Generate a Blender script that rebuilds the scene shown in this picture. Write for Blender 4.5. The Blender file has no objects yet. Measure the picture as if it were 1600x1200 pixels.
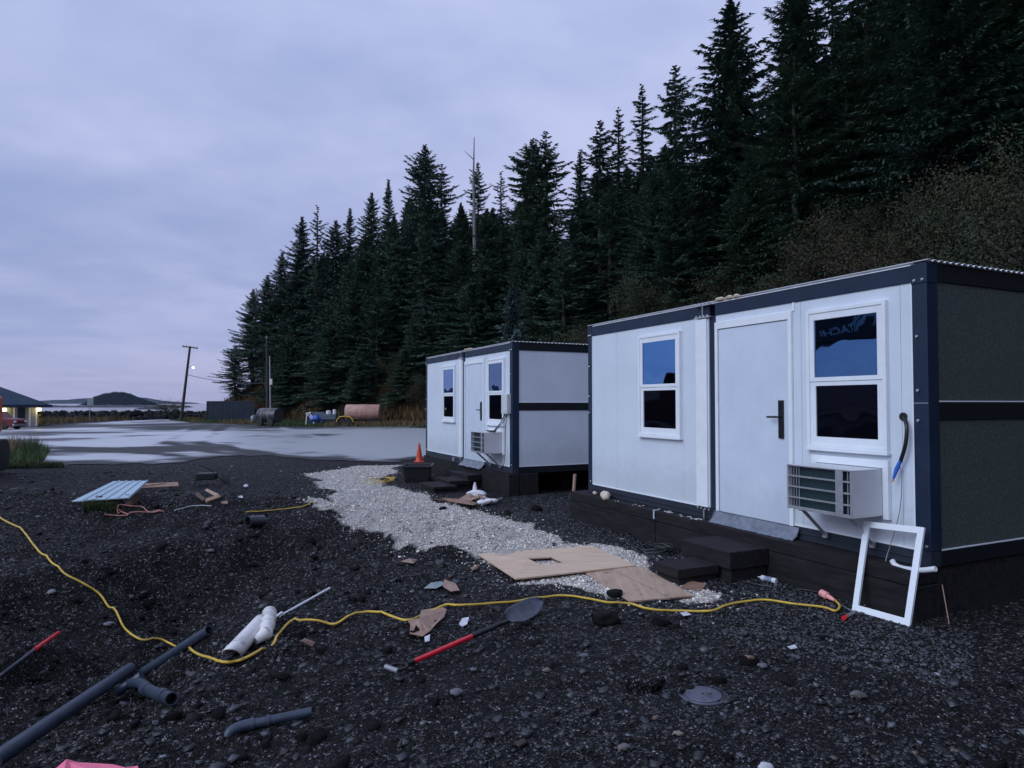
import bpy, bmesh, math, random
import numpy as np
from mathutils import Vector, Matrix, Euler
random.seed(7)
R = math.radians
SC = bpy.context.scene
COL = SC.collection

# ---------------------------------------------------------------- camera
FPX = 1056.0                       # focal length in pixels of the 1600 px wide photograph
CAMZ = 1.75
PITCH = math.atan(30 / FPX)
cam_d = bpy.data.cameras.new('camera')
cam_d.sensor_width = 36.0
cam_d.lens = 36.0 * FPX / 1600.0
cam_d.clip_start = 0.05
cam_d.clip_end = 80000
cam = bpy.data.objects.new('camera', cam_d)
COL.objects.link(cam)
cam.location = (0, 0, CAMZ)
cam.rotation_euler = (math.pi / 2 + PITCH, 0, 0)
SC.camera = cam

# ---------------------------------------------------------------- world: dusk overcast
SUN_AZ_VEC = Vector((-0.74, -0.50, 0.60)).normalized()      # towards the bright part of the sky
w = bpy.data.worlds.new('World')
SC.world = w
w.use_nodes = True
nt = w.node_tree
nt.nodes.clear()
def N(nt, t, **kw):
    n = nt.nodes.new(t)
    for k, v in kw.items():
        setattr(n, k, v)
    return n
def ramp(nt, stops, interp='LINEAR'):
    n = nt.nodes.new('ShaderNodeValToRGB')
    cr = n.color_ramp
    cr.interpolation = interp
    while len(cr.elements) < len(stops):
        cr.elements.new(0.5)
    for e, (p, c) in zip(cr.elements, stops):
        e.position = p
        e.color = (*c, 1) if len(c) == 3 else c
    return n
def mixc(nt, a, b, fac, blend='MIX'):
    n = nt.nodes.new('ShaderNodeMix')
    n.data_type = 'RGBA'
    n.blend_type = blend
    for i, v in ((0, fac), (6, a), (7, b)):
        if hasattr(v, 'links'):
            nt.links.new(v, n.inputs[i])
        elif i == 0:
            n.inputs[0].default_value = v
        else:
            n.inputs[i].default_value = (*v, 1) if len(v) == 3 else v
    return n.outputs[2]
def math_n(nt, op, a, b=None, clamp=False):
    n = nt.nodes.new('ShaderNodeMath')
    n.operation = op
    n.use_clamp = clamp
    for i, v in ((0, a), (1, b)):
        if v is None:
            continue
        if hasattr(v, 'links'):
            nt.links.new(v, n.inputs[i])
        else:
            n.inputs[i].default_value = v
    return n.outputs[0]
sky = N(nt, 'ShaderNodeTexSky', sky_type='NISHITA', sun_disc=False)
sky.sun_elevation = math.asin(SUN_AZ_VEC.z)
sky.sun_rotation = math.atan2(SUN_AZ_VEC.x, SUN_AZ_VEC.y)
tc = N(nt, 'ShaderNodeTexCoord')
sep = N(nt, 'ShaderNodeSeparateXYZ')
nt.links.new(tc.outputs['Generated'], sep.inputs[0])
zc = math_n(nt, 'MAXIMUM', sep.outputs[2], 0.0)
den = math_n(nt, 'ADD', zc, 0.10)
cx = math_n(nt, 'DIVIDE', sep.outputs[0], den)
cy = math_n(nt, 'DIVIDE', sep.outputs[1], den)
comb = N(nt, 'ShaderNodeCombineXYZ')
nt.links.new(cx, comb.inputs[0]); nt.links.new(cy, comb.inputs[1])
n1 = N(nt, 'ShaderNodeTexNoise'); n1.inputs['Scale'].default_value = 0.62
n1.inputs['Detail'].default_value = 5; n1.inputs['Roughness'].default_value = 0.52
n1.inputs['Distortion'].default_value = 0.35
nt.links.new(comb.outputs[0], n1.inputs['Vector'])
n2 = N(nt, 'ShaderNodeTexNoise'); n2.inputs['Scale'].default_value = 2.6
n2.inputs['Detail'].default_value = 4
nt.links.new(comb.outputs[0], n2.inputs['Vector'])
cl = math_n(nt, 'ADD', math_n(nt, 'MULTIPLY', n1.outputs[0], 0.8), math_n(nt, 'MULTIPLY', n2.outputs[0], 0.2))
r_dark = ramp(nt, [(0.0, (.44, .46, .70)), (0.09, (.33, .40, .69)), (0.10, (.30, .37, .65)), (0.3, (.35, .43, .73)), (1.0, (.46, .58, .96))])
r_light = ramp(nt, [(0.0, (.56, .54, .77)), (0.09, (.47, .51, .80)), (0.3, (.60, .64, .94)), (1.0, (.76, .84, 1.16))])
nt.links.new(zc, r_dark.inputs[0]); nt.links.new(zc, r_light.inputs[0])
r_c = ramp(nt, [(0.34, (0, 0, 0)), (0.66, (1, 1, 1))], 'EASE')
nt.links.new(cl, r_c.inputs[0])
cloudc = mixc(nt, r_dark.outputs[0], r_light.outputs[0], r_c.outputs[0])
nish = mixc(nt, (0, 0, 0), sky.outputs[0], 0.06)       # clear sky at strength 0.06 showing through the cloud
tot = mixc(nt, cloudc, nish, 0.10)
bg = N(nt, 'ShaderNodeBackground'); bg.inputs[1].default_value = 1.0
nt.links.new(tot, bg.inputs[0])
wo = N(nt, 'ShaderNodeOutputWorld')
nt.links.new(bg.outputs[0], wo.inputs[0])

sun_d = bpy.data.lights.new('sun', 'SUN')
sun_d.energy = 1.45
sun_d.angle = R(35)
sun_d.color = (0.74, 0.87, 1.0)
sun = bpy.data.objects.new('sun', sun_d)
COL.objects.link(sun)
sun.rotation_euler = SUN_AZ_VEC.to_track_quat('Z', 'Y').to_euler()

SC.view_settings.view_transform = 'Standard'
SC.view_settings.look = 'None'
SC.view_settings.exposure = 0.0
SC.view_settings.gamma = 1.0
SC.view_settings.use_curve_mapping = False
SC.render.engine = 'CYCLES'
SC.cycles.use_denoising = True
SC.cycles.max_bounces = 5
SC.cycles.diffuse_bounces = 3
SC.cycles.glossy_bounces = 3
SC.cycles.transmission_bounces = 2
SC.cycles.transparent_max_bounces = 4

# ---------------------------------------------------------------- helpers
def tag(o, label=None, cat=None, group=None, kind=None):
    if label: o['label'] = label
    if cat: o['category'] = cat
    if group: o['group'] = group
    if kind: o['kind'] = kind
    return o
def empty(name, loc=(0, 0, 0), rz=0.0, label=None, cat=None, group=None):
    o = bpy.data.objects.new(name, None)
    o.empty_display_size = 0.1
    COL.objects.link(o)
    o.location = loc
    o.rotation_euler = (0, 0, rz)
    return tag(o, label, cat, group)

class MB:
    """collects shapes, then links them as one mesh object"""
    def __init__(s):
        s.v = []; s.f = []; s.mi = []; s.cur = 0
    def add(s, vs, fs):
        b = len(s.v)
        s.v.extend([tuple(v) for v in vs])
        s.f.extend([tuple(b + i for i in f) for f in fs])
        s.mi.extend([s.cur] * len(fs))
        return s
    def box(s, x0, x1, y0, y1, z0, z1, M=None):
        vs = [Vector((x, y, z)) for z in (z0, z1) for y in (y0, y1) for x in (x0, x1)]
        if M is not None: vs = [M @ v for v in vs]
        return s.add(vs, [(0, 2, 3, 1), (4, 5, 7, 6), (0, 1, 5, 4), (2, 6, 7, 3), (0, 4, 6, 2), (1, 3, 7, 5)])
    def tube(s, pts, r, n=10, caps=True, radii=None, flat=1.0):
        pts = [Vector(p) for p in pts]
        rings = []
        up = Vector((0, 0, 1))
        for i, p in enumerate(pts):
            a = pts[max(i - 1, 0)]; b = pts[min(i + 1, len(pts) - 1)]
            t = (b - a)
            if t.length < 1e-9: t = Vector((0, 0, 1))
            t.normalize()
            if i == 0:
                x = t.cross(up)
                if x.length < 0.05: x = t.cross(Vector((1, 0, 0)))
            else:
                x = lastx - t * lastx.dot(t)
            x.normalize(); lastx = x
            y = t.cross(x)
            rr = radii[i] if radii else r
            rings.append([p + x * (math.cos(2 * math.pi * k / n) * rr) + y * (math.sin(2 * math.pi * k / n) * rr * flat) for k in range(n)])
        vs = [v for g in rings for v in g]
        fs = []
        for i in range(len(rings) - 1):
            for k in range(n):
                k2 = (k + 1) % n
                fs.append((i * n + k, i * n + k2, (i + 1) * n + k2, (i + 1) * n + k))
        if caps:
            fs.append(tuple(range(n))[::-1]); fs.append(tuple((len(rings) - 1) * n + k for k in range(n)))
        return s.add(vs, fs)
    def pipe(s, pts, r, ri, n=14):
        """open pipe with a visible bore"""
        s.tube(pts, r, n, caps=False)
        pts = [Vector(p) for p in pts]
        m = MB(); m.tube(pts, ri, n, caps=False)
        s.add(m.v, [f[::-1] for f in m.f])
        N_ = len(pts)
        b = len(s.v)
        for end in (0, N_ - 1):
            o = [s.v[b - 2 * N_ * n + end * n + k] for k in range(n)]
            i_ = [s.v[b - N_ * n + end * n + k] for k in range(n)]
            s.add(o + i_, [(k, (k + 1) % n, n + (k + 1) % n, n + k) for k in range(n)])
        return s
    def lathe(s, prof, n=24, M=None):
        vs = []
        for (r, z) in prof:
            for k in range(n):
                a = 2 * math.pi * k / n
                v = Vector((r * math.cos(a), r * math.sin(a), z))
                vs.append(M @ v if M is not None else v)
        fs = []
        for i in range(len(prof) - 1):
            for k in range(n):
                k2 = (k + 1) % n
                fs.append((i * n + k, i * n + k2, (i + 1) * n + k2, (i + 1) * n + k))
        fs.append(tuple(range(n))[::-1]); fs.append(tuple((len(prof) - 1) * n + k for k in range(n)))
        return s.add(vs, fs)
    def prism(s, poly, z0, z1, M=None):
        n = len(poly)
        vs = [Vector((p[0], p[1], z)) for z in (z0, z1) for p in poly]
        if M is not None: vs = [M @ v for v in vs]
        return s.add(vs, [tuple(range(n))[::-1], tuple(range(n, 2 * n))] + [(k, (k + 1) % n, n + (k + 1) % n, n + k) for k in range(n)])
    def slab(s, top, th):
        """polygon given as 3D points, thickened downwards"""
        n = len(top)
        vs = [Vector(p) for p in top] + [Vector(p) - Vector((0, 0, th)) for p in top]
        return s.add(vs, [tuple(range(n)), tuple(range(n, 2 * n))[::-1]] + [(k, n + k, n + (k + 1) % n, (k + 1) % n) for k in range(n)])
    def build(s, name, m, parent=None, smooth=False, bevel=0.0, seg=2):
        me = bpy.data.meshes.new(name)
        me.from_pydata([tuple(v) for v in s.v], [], s.f)
        bm = bmesh.new(); bm.from_mesh(me)
        bmesh.ops.recalc_face_normals(bm, faces=bm.faces[:]) if len(bm.faces) < 20000 else None
        bm.to_mesh(me); bm.free()
        mats = m if isinstance(m, (list, tuple)) else [m]
        for k in mats: me.materials.append(k)
        if len(mats) > 1: me.polygons.foreach_set('material_index', s.mi)
        if smooth: me.polygons.foreach_set('use_smooth', [True] * len(me.polygons))
        me.update()
        o = bpy.data.objects.new(name, me)
        COL.objects.link(o)
        if parent is not None: o.parent = parent
        if bevel > 0:
            b = o.modifiers.new('bevel', 'BEVEL'); b.width = bevel; b.segments = seg; b.limit_method = 'ANGLE'; b.angle_limit = R(40)
        if smooth:
            try:
                me.set_sharp_from_angle(angle=R(40))
            except Exception:
                pass
        return o

def np_mesh(name, V, F, m, tint=None, parent=None, smooth=False):
    """V (n,3) float, F (m,k) int, all faces with k corners"""
    V = np.asarray(V, dtype=np.float32); F = np.asarray(F, dtype=np.int32)
    me = bpy.data.meshes.new(name)
    me.vertices.add(len(V)); me.vertices.foreach_set('co', V.ravel())
    k = F.shape[1]
    me.loops.add(F.size); me.loops.foreach_set('vertex_index', F.ravel())
    me.polygons.add(len(F))
    me.polygons.foreach_set('loop_start', np.arange(0, F.size, k, dtype=np.int32))
    me.polygons.foreach_set('loop_total', np.full(len(F), k, dtype=np.int32))
    if smooth: me.polygons.foreach_set('use_smooth', np.ones(len(F), dtype=bool))
    for q in (m if isinstance(m, (list, tuple)) else [m]): me.materials.append(q)
    if tint is not None:
        a = me.attributes.new('tint', 'FLOAT_COLOR', 'POINT')
        t = np.ones((len(V), 4), dtype=np.float32); t[:, :3] = tint if np.ndim(tint) == 2 else np.asarray(tint)[:, None]
        a.data.foreach_set('color', t.ravel())
    me.update(calc_edges=True)
    me.validate()
    o = bpy.data.objects.new(name, me)
    COL.objects.link(o)
    if parent is not None: o.parent = parent
    return o

def mat(name, c1, c2=None, rough=0.6, rough2=None, scale=8.0, detail=5, bump=0.0, bscale=None, metal=0.0, spec=0.5,
        stretch=(1, 1, 1), tint=False, spots=None, sheen=0, lo=0.35, hi=0.65, coords='Object', emis=None, coat=0):
    m = bpy.data.materials.new(name)
    m.use_nodes = True
    t = m.node_tree
    p = t.nodes['Principled BSDF']
    c2 = c2 or tuple(x * 0.85 for x in c1)
    co = N(t, 'ShaderNodeTexCoord')
    mp = N(t, 'ShaderNodeMapping'); mp.inputs['Scale'].default_value = stretch
    t.links.new(co.outputs[coords], mp.inputs[0])
    n = N(t, 'ShaderNodeTexNoise'); n.inputs['Scale'].default_value = scale; n.inputs['Detail'].default_value = detail
    n.inputs['Roughness'].default_value = 0.6
    t.links.new(mp.outputs[0], n.inputs['Vector'])
    r = ramp(t, [(lo, c1), (hi, c2)])
    t.links.new(n.outputs[0], r.inputs[0])
    col = r.outputs[0]
    if spots:                          # (colour, scale, threshold, amount)
        sc_, s_s, s_t, s_a = spots
        n3 = N(t, 'ShaderNodeTexNoise'); n3.inputs['Scale'].default_value = s_s; n3.inputs['Detail'].default_value = 6
        n3.inputs['Roughness'].default_value = 0.65
        t.links.new(co.outputs[coords], n3.inputs['Vector'])
        r3 = ramp(t, [(s_t, (0, 0, 0)), (s_t + 0.10, (s_a, s_a, s_a))])
        t.links.new(n3.outputs[0], r3.inputs[0])
        col = mixc(t, col, sc_, r3.outputs[0])
    if tint:
        a = N(t, 'ShaderNodeAttribute', attribute_name='tint')
        col = mixc(t, col, a.outputs['Color'], 1.0, 'MULTIPLY')
    t.links.new(col, p.inputs['Base Color'])
    if rough2 is not None:
        rr = ramp(t, [(lo, (rough,) * 3), (hi, (rough2,) * 3)])
        n4 = N(t, 'ShaderNodeTexNoise'); n4.inputs['Scale'].default_value = scale * 0.6; n4.inputs['Detail'].default_value = 4
        t.links.new(mp.outputs[0], n4.inputs['Vector'])
        t.links.new(n4.outputs[0], rr.inputs[0]); t.links.new(rr.outputs[0], p.inputs['Roughness'])
    else:
        p.inputs['Roughness'].default_value = rough
    p.inputs['Metallic'].default_value = metal
    p.inputs['Specular IOR Level'].default_value = spec
    if coat: p.inputs['Coat Weight'].default_value = coat; p.inputs['Coat Roughness'].default_value = 0.1
    if bump:
        nb = N(t, 'ShaderNodeTexNoise'); nb.inputs['Scale'].default_value = bscale or scale * 3; nb.inputs['Detail'].default_value = 6
        nb.inputs['Roughness'].default_value = 0.65
        t.links.new(mp.outputs[0], nb.inputs['Vector'])
        b = N(t, 'ShaderNodeBump'); b.inputs['Strength'].default_value = 1.0; b.inputs['Distance'].default_value = bump
        t.links.new(nb.outputs[0], b.inputs['Height']); t.links.new(b.outputs[0], p.inputs['Normal'])
    if emis:
        p.inputs['Emission Color'].default_value = (*emis[0], 1); p.inputs['Emission Strength'].default_value = emis[1]
    return m

# value noise
def _hash(ix, iy, seed):
    h = (ix.astype(np.int64) * 374761393 + iy.astype(np.int64) * 668265263 + seed * 974711) & 0x7fffffff
    h = ((h ^ (h >> 13)) * 1274126177) & 0x7fffffff
    return ((h ^ (h >> 16)) & 0xffff) / 65535.0
def vnoise(x, y, seed=0):
    ix = np.floor(x); iy = np.floor(y); fx = x - ix; fy = y - iy
    fx = fx * fx * (3 - 2 * fx); fy = fy * fy * (3 - 2 * fy)
    a = _hash(ix, iy, seed); b = _hash(ix + 1, iy, seed); c = _hash(ix, iy + 1, seed); d = _hash(ix + 1, iy + 1, seed)
    return (a + (b - a) * fx) * (1 - fy) + (c + (d - c) * fx) * fy - 0.5
def fbm(x, y, seed=0, oct=4, gain=0.5):
    s = 0; a = 1.0
    for i in range(oct):
        s = s + a * vnoise(x * 2 ** i + i * 17.3, y * 2 ** i - i * 9.1, seed + i)
        a *= gain
    return s
def sstep(a, b, x):
    t = np.clip((x - a) / (b - a), 0, 1)
    return t * t * (3 - 2 * t)
def poly_dist(x, y, pts):
    """distance to a polyline, parameter along it 0..1, signed: positive on its left hand"""
    best = np.full(np.shape(x), 1e9); par = np.zeros(np.shape(x)); sg = np.ones(np.shape(x))
    n = len(pts) - 1
    for i in range(n):
        ax, ay = pts[i]; bx, by = pts[i + 1]
        dx, dy = bx - ax, by - ay
        L2 = dx * dx + dy * dy
        t = np.clip(((x - ax) * dx + (y - ay) * dy) / L2, 0, 1)
        d = np.hypot(x - ax - t * dx, y - ay - t * dy)
        cr = dx * (y - ay) - dy * (x - ax)
        m = d < best - 1e-9
        best = np.where(m, d, best); par = np.where(m, (i + t) / n, par); sg = np.where(m, np.sign(cr + 1e-12), sg)
    return best, par, sg

# ---------------------------------------------------------------- house frame of reference
D1 = Vector((-0.4280, 0.9038, 0)); D2 = Vector((0.9038, 0.4280, 0))
HL = 5.27                                           # facade length
HD = 5.85                                           # depth of a cabin
O1 = Vector((3.427, 5.55, 0))                       # near corner of the near cabin
O2 = Vector((0.02, 12.88, 0))
HRZ = math.atan2(-D1.y, -D1.x)
ZF = 0.405                                          # underside of the cabin floor frame

TRENCH = [(-3.7, 1.5), (-3.6, 3.3), (-3.35, 5), (-3.15, 7), (-2.5, 8.0), (-1.7, 8.7)]
TOE = [(-46, 170), (-46, 101), (-30, 87), (-18, 71), (-7, 64), (4, 45), (11, 27), (15, 13), (14, 3), (11, -6), (6, -22), (-2, -40)]
def ground_h(x, y):
    x = np.asarray(x, dtype=float); y = np.asarray(y, dtype=float)
    z = -0.006 * np.maximum(y - 20, 0) - 0.012 * np.maximum(-x - 30, 0) * (y > 0)
    d, par, sg = poly_dist(x, y, TRENCH)
    wr = 2.7 - 1.5 * par; wl = 1.9 - 0.7 * par
    wd = np.where(sg > 0, wr, wl)
    D = 0.68 * (1 - 0.75 * sstep(0.55, 1.0, par))
    edge = fbm(x * 1.3, y * 1.3, 3, 3) * 0.35
    tr = -D * (1 - sstep(0.12, 1.0, d / wd + edge))
    # spoil bank beyond the trench
    bk = 0.40 * np.exp(-((y - 9.9 - 0.08 * (x + 5)) / 0.9) ** 2) * sstep(-1.6, -4.2, x) * (1 - sstep(-9, -14, x) * 0.5)
    bk = bk + 0.22 * np.exp(-(((x + 6.8) / 1.6) ** 2 + ((y - 8.2) / 1.8) ** 2))
    bk = bk + 0.13 * np.exp(-(((x + 1.9) / 0.8) ** 2 + ((y - 9.6) / 0.5) ** 2)) + 0.1 * np.exp(-(((x + 2.9) / 0.9) ** 2 + ((y - 10.2) / 0.5) ** 2))
    # house pads stay level
    u = (x - O1.x) * D1.x + (y - O1.y) * D1.y; v = (x - O1.x) * D2.x + (y - O1.y) * D2.y
    pad = sstep(-1.6, -0.5, v) * sstep(-1.5, -0.3, u) * (1 - sstep(14.5, 16, u))
    amp = (1 - sstep(14, 20, y)) * (1 - .85 * np.exp(-(((x - .75) / 1.35) ** 2 + ((y - 7.15) / 1.1) ** 2) ** 2)) * (1 - 0.8 * pad) * (1 - .92 * np.exp(-(((x - 1.145) / .24) ** 2 + ((y - 4.05) / .24) ** 2) ** 2))
    rough = 1 + 2.0 * np.exp(-(d / 2.2) ** 2)
    nz = (fbm(x * 0.55, y * 0.55, 11, 3) * (0.08 + .10 * np.exp(-(d / 2.4) ** 2)) + fbm(x * 2.2, y * 2.2, 21, 4, 0.55) * 0.052 * rough + fbm(x * 11, y * 11, 31, 3, 0.6) * 0.018 * rough)
    return z + (tr + bk) * (1 - pad) + nz * amp + 0.01 * fbm(x * 0.2, y * 0.2, 5, 2) * (1 - amp)
def hill_h(x, y):
    x = np.asarray(x, dtype=float); y = np.asarray(y, dtype=float)
    d, par, sg = poly_dist(x, y, TOE)
    d = d * sg
    z = np.where(d < 14, 0.78 * d, 0.78 * 14 + 0.5 * (d - 14))
    z = np.where(d > 60, 0.78 * 14 + 23 + 0.15 * (d - 60), z)
    return z - 0.3 + (fbm(x * 0.15, y * 0.15, 41, 3) * 2.2 + fbm(x * 0.8, y * 0.8, 44, 3) * 0.5) * sstep(0, 5, d) - 0.5 * (d < 0.3), d

def ray(px, py):
    rx = (px - 800) / FPX; ry = -(py - 600) / FPX
    return Vector((rx, math.cos(PITCH) - ry * math.sin(PITCH), math.sin(PITCH) + ry * math.cos(PITCH)))
CP = Vector((0, 0, CAMZ))
def G(px, py, dz=0.0):
    """the ground point seen at a pixel of the photograph, lifted by dz"""
    d = ray(px, py)
    s = np.geomspace(1.5, 400, 2500)
    x, y, z = d.x * s, d.y * s, CAMZ + d.z * s
    g = ground_h(x, y)
    k = np.argmax(z <= g + dz)
    if k == 0:
        k = 1 if z[0] <= g[0] else len(s) - 1
    f0 = z[k - 1] - g[k - 1] - dz; f1 = z[k] - g[k] - dz
    t = f0 / (f0 - f1) if f0 != f1 else 0
    ss = s[k - 1] + (s[k] - s[k - 1]) * t
    p = CP + d * ss
    return Vector((p.x, p.y, float(ground_h(p.x, p.y)) + dz))
def P(px, py, Y):
    d = ray(px, py)
    return CP + d * (Y / d.y)
def PZ(px, py, z):
    d = ray(px, py)
    return CP + d * ((z - CAMZ) / d.z)
def Wl(px, py, p=0.0, O=O1):
    """the point seen at a pixel, on the plane parallel to the cabin front, p metres out from it"""
    d = ray(px, py)
    o = O - D2 * p
    t = (o - CP).dot(D2) / d.dot(D2)
    return CP + d * t
def gz(x, y): return float(ground_h(x, y))
def smooth_path(pts, sub=6):
    pts = [Vector(p) for p in pts]
    out = []
    for i in range(len(pts) - 1):
        p0 = pts[max(i - 1, 0)]; p1 = pts[i]; p2 = pts[i + 1]; p3 = pts[min(i + 2, len(pts) - 1)]
        for k in range(sub):
            t = k / sub
            out.append(0.5 * ((2 * p1) + (p2 - p0) * t + (2 * p0 - 5 * p1 + 4 * p2 - p3) * t * t + (3 * p1 - p0 - 3 * p2 + p3) * t ** 3))
    out.append(pts[-1])
    return out
def ground_path(pix, dz, sub=6):
    ps = smooth_path([G(a, b, dz) for a, b in pix], sub)
    z = [max(p.z, gz(p.x, p.y) + dz * 0.8) for p in ps]
    for _ in range(3): z = [max(a, (z[max(i - 1, 0)] + a * 2 + z[min(i + 1, len(z) - 1)]) / 4) if i % 2 else (z[max(i - 1, 0)] + a * 2 + z[min(i + 1, len(z) - 1)]) / 4 for i, a in enumerate(z)]
    return [Vector((p.x, p.y, q + .004)) for p, q in zip(ps, z)]

# ---------------------------------------------------------------- materials
M = {}
M['panel'] = mat('wall_panel_coating', (.70, .75, .82), (.64, .69, .76), rough=.38, rough2=.5, scale=1.5, bump=.0006, bscale=90, spots=((.42, .43, .45), 5, .66, .35))
M['shaded_side_panel'] = mat('side_panel_painted_shade', (.095, .11, .10), (.046, .058, .055), rough=.7, spec=.25, scale=55, lo=.38, hi=.62, bump=.002, bscale=160)  # forest shade on the near cabin's end wall, painted into the panel colour
M['trim'] = mat('white_trim', (.84, .87, .90), (.78, .81, .85), rough=.35, scale=6)
M['door'] = mat('door_paint', (.66, .72, .82), (.60, .66, .77), rough=.32, rough2=.42, scale=2.2, spots=((.5, .52, .56), 3, .7, .3))
M['steel'] = mat('slate_blue_steel', (.016, .030, .060), (.011, .022, .048), spec=.3, rough=.42, rough2=.55, scale=4, bump=.0006, bscale=60, spots=((.16, .17, .19), 25, .70, .5))
M['steel_dark'] = mat('dark_steel', (.008, .010, .014), rough=.6, spec=.3)
M['bolt'] = mat('zinc_bolt', (.55, .56, .58), rough=.3, metal=.8)
M['blackmetal'] = mat('black_lock_metal', (.02, .02, .022), rough=.3, metal=.3)
M['roof'] = mat('white_roof_sheet', (.78, .79, .82), rough=.3)
M['foam'] = mat('spray_foam', (.72, .62, .50), (.55, .42, .30), rough=.8, scale=20, bump=.006)
M['ac'] = mat('appliance_enamel', (.64, .65, .67), (.56, .57, .59), rough=.4, scale=3, spots=((.3, .3, .3), 12, .68, .4))
M['ac_front'] = mat('galvanised_grille', (.50, .51, .54), (.36, .37, .40), rough=.35, metal=.5, scale=14)
M['coil'] = mat('coil_fins', (.012, .030, .038), (.02, .045, .055), rough=.4, scale=2, stretch=(120, 1, 1))
M['timber'] = mat('tarred_timber', (.010, .009, .010), (.023, .020, .022), rough=.75, rough2=.9, spec=.25, scale=3, stretch=(1, 6, 6), bump=.004, bscale=9, spots=((.06, .055, .055), 14, .66, .5))
M['cable'] = mat('black_cable', (.012, .012, .014), rough=.4)
M['bluetape'] = mat('blue_tape', (.04, .17, .62), rough=.4)
M['copper'] = mat('copper', (.6, .25, .12), rough=.4, metal=.8)
M['flap'] = mat('grey_plastic_film', (.20, .22, .27), (.12, .135, .17), rough=.28, rough2=.45, scale=14, bump=.004)
M['yellow_cord'] = mat('yellow_cord', (.78, .52, .06), (.58, .37, .06), rough=.45, scale=9, spots=((.15, .11, .05), 20, .62, .6))
M['pinkplug'] = mat('pink_plug', (.85, .30, .28), (.9, .42, .40), rough=.3, scale=30)
M['ply'] = mat('plywood', (.66, .49, .36), (.52, .37, .26), rough=.8, scale=2.5, stretch=(1, 9, 1), bump=.001, bscale=14, spots=((.22, .16, .12), 9, .63, .55))
M['ply2'] = mat('weathered_plywood', (.48, .34, .25), (.37, .25, .18), rough=.8, scale=2.5, stretch=(9, 1, 1), bump=.001, bscale=14, spots=((.14, .10, .08), 7, .57, .65))
M['card'] = mat('wet_card', (.30, .17, .11), (.19, .11, .08), rough=.7, scale=6)
M['kraft'] = mat('kraft_paper', (.34, .22, .165), (.26, .165, .125), rough=.8, scale=7, bump=.004, bscale=12)
M['pvc_white'] = mat('white_pipe', (.80, .78, .76), (.68, .65, .62), rough=.35, scale=7, spots=((.10, .09, .08), 9, .60, .75))
M['pvc_grey'] = mat('grey_pipe', (.040, .055, .088), (.026, .038, .062), rough=.42, scale=9, spots=((.03, .03, .03), 8, .60, .7))
M['whiteplastic'] = mat('white_plastic', (.78, .79, .82), rough=.35)
M['paper'] = mat('paper_scrap', (.62, .63, .68), (.45, .46, .50), rough=.7, scale=20)
M['red'] = mat('red_fibreglass', (.74, .02, .035), (.60, .015, .028), rough=.28, scale=8, coat=.3)
M['blade'] = mat('shovel_steel', (.10, .11, .15), (.06, .065, .09), rough=.33, rough2=.55, metal=.5, scale=9, spots=((.04, .03, .025), 12, .60, .8))
M['blackplastic'] = mat('black_plastic', (.014, .014, .016), (.022, .022, .025), rough=.42, scale=6, spots=((.06, .055, .05), 10, .64, .6))
M['iron'] = mat('cast_iron_cover', (.13, .13, .17), (.09, .09, .125), rough=.42, rough2=.6, metal=.35, scale=12, bump=.002, bscale=70, spots=((.035, .028, .024), 10, .60, .8))
M['pink'] = mat('pink_sheet', (.85, .20, .30), (.78, .16, .26), rough=.6, scale=5)
M['sheetblue'] = mat('pale_blue_roof_sheet', (.46, .58, .67), (.40, .52, .61), rough=.28, rough2=.4, scale=3)
M['wood'] = mat('raw_wood', (.50, .34, .24), (.36, .23, .16), rough=.8, scale=5, stretch=(1, 8, 8))
M['wood_dark'] = mat('old_wood', (.13, .085, .06), (.09, .06, .045), rough=.85, scale=5, stretch=(1, 8, 8))
M['orange'] = mat('orange_cone', (.70, .075, .022), (.60, .06, .02), rough=.45, scale=6)
M['orange_paint'] = mat('orange_machine_paint', (.62, .12, .02), (.50, .09, .02), rough=.35, scale=2, spots=((.08, .05, .03), 6, .62, .7))
M['boom_grey'] = mat('dark_boom_paint', (.02, .018, .02), (.03, .026, .026), rough=.5)
M['rubber'] = mat('rubber', (.012, .012, .012), (.02, .02, .02), rough=.7, scale=10)
M['pole'] = mat('pole_wood', (.045, .036, .03), (.03, .024, .02), rough=.85, scale=3, stretch=(4, 4, .4))
M['navycont'] = mat('container_paint', (.014, .026, .048), (.009, .016, .030), rough=.5, scale=1.2, spots=((.12, .14, .17), 3, .62, .6))
M['rust_tank'] = mat('pink_rust_tank', (.52, .30, .24), (.36, .19, .14), rough=.6, scale=1.6, spots=((.12, .05, .03), 4, .58, .8))
M['black_tank'] = mat('black_tank', (.05, .055, .065), (.025, .028, .035), rough=.3, rough2=.45, scale=1.5, spots=((.20, .20, .22), 6, .66, .6))
M['blue'] = mat('blue_plastic', (.015, .09, .42), rough=.4)
M['yellow'] = mat('yellow_paint', (.70, .45, .03), rough=.5)
M['bluegreyroof'] = mat('blue_grey_roof', (.025, .045, .075), (.018, .033, .06), rough=.8, spec=.2, scale=1)
M['bwall'] = mat('pale_clapboard', (.34, .37, .40), (.27, .30, .33), rough=.7, scale=1)
M['carred'] = mat('dark_red_car_paint', (.13, .006, .012), rough=.4)
M['carglass'] = mat('car_glass', (.01, .012, .015), rough=.05)
M['lamp'] = mat('lit_lamp', (1, .9, .6), rough=.5, emis=((1.0, .78, .32), 9.0))
M['lamp2'] = mat('lit_street_lamp', (1, .9, .6), rough=.5, emis=((1.0, .88, .68), 14.0))
M['sign'] = mat('sign_back', (.22, .27, .28), rough=.5)
M['galv'] = mat('galvanised', (.35, .36, .38), rough=.5, metal=.6)
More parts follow.
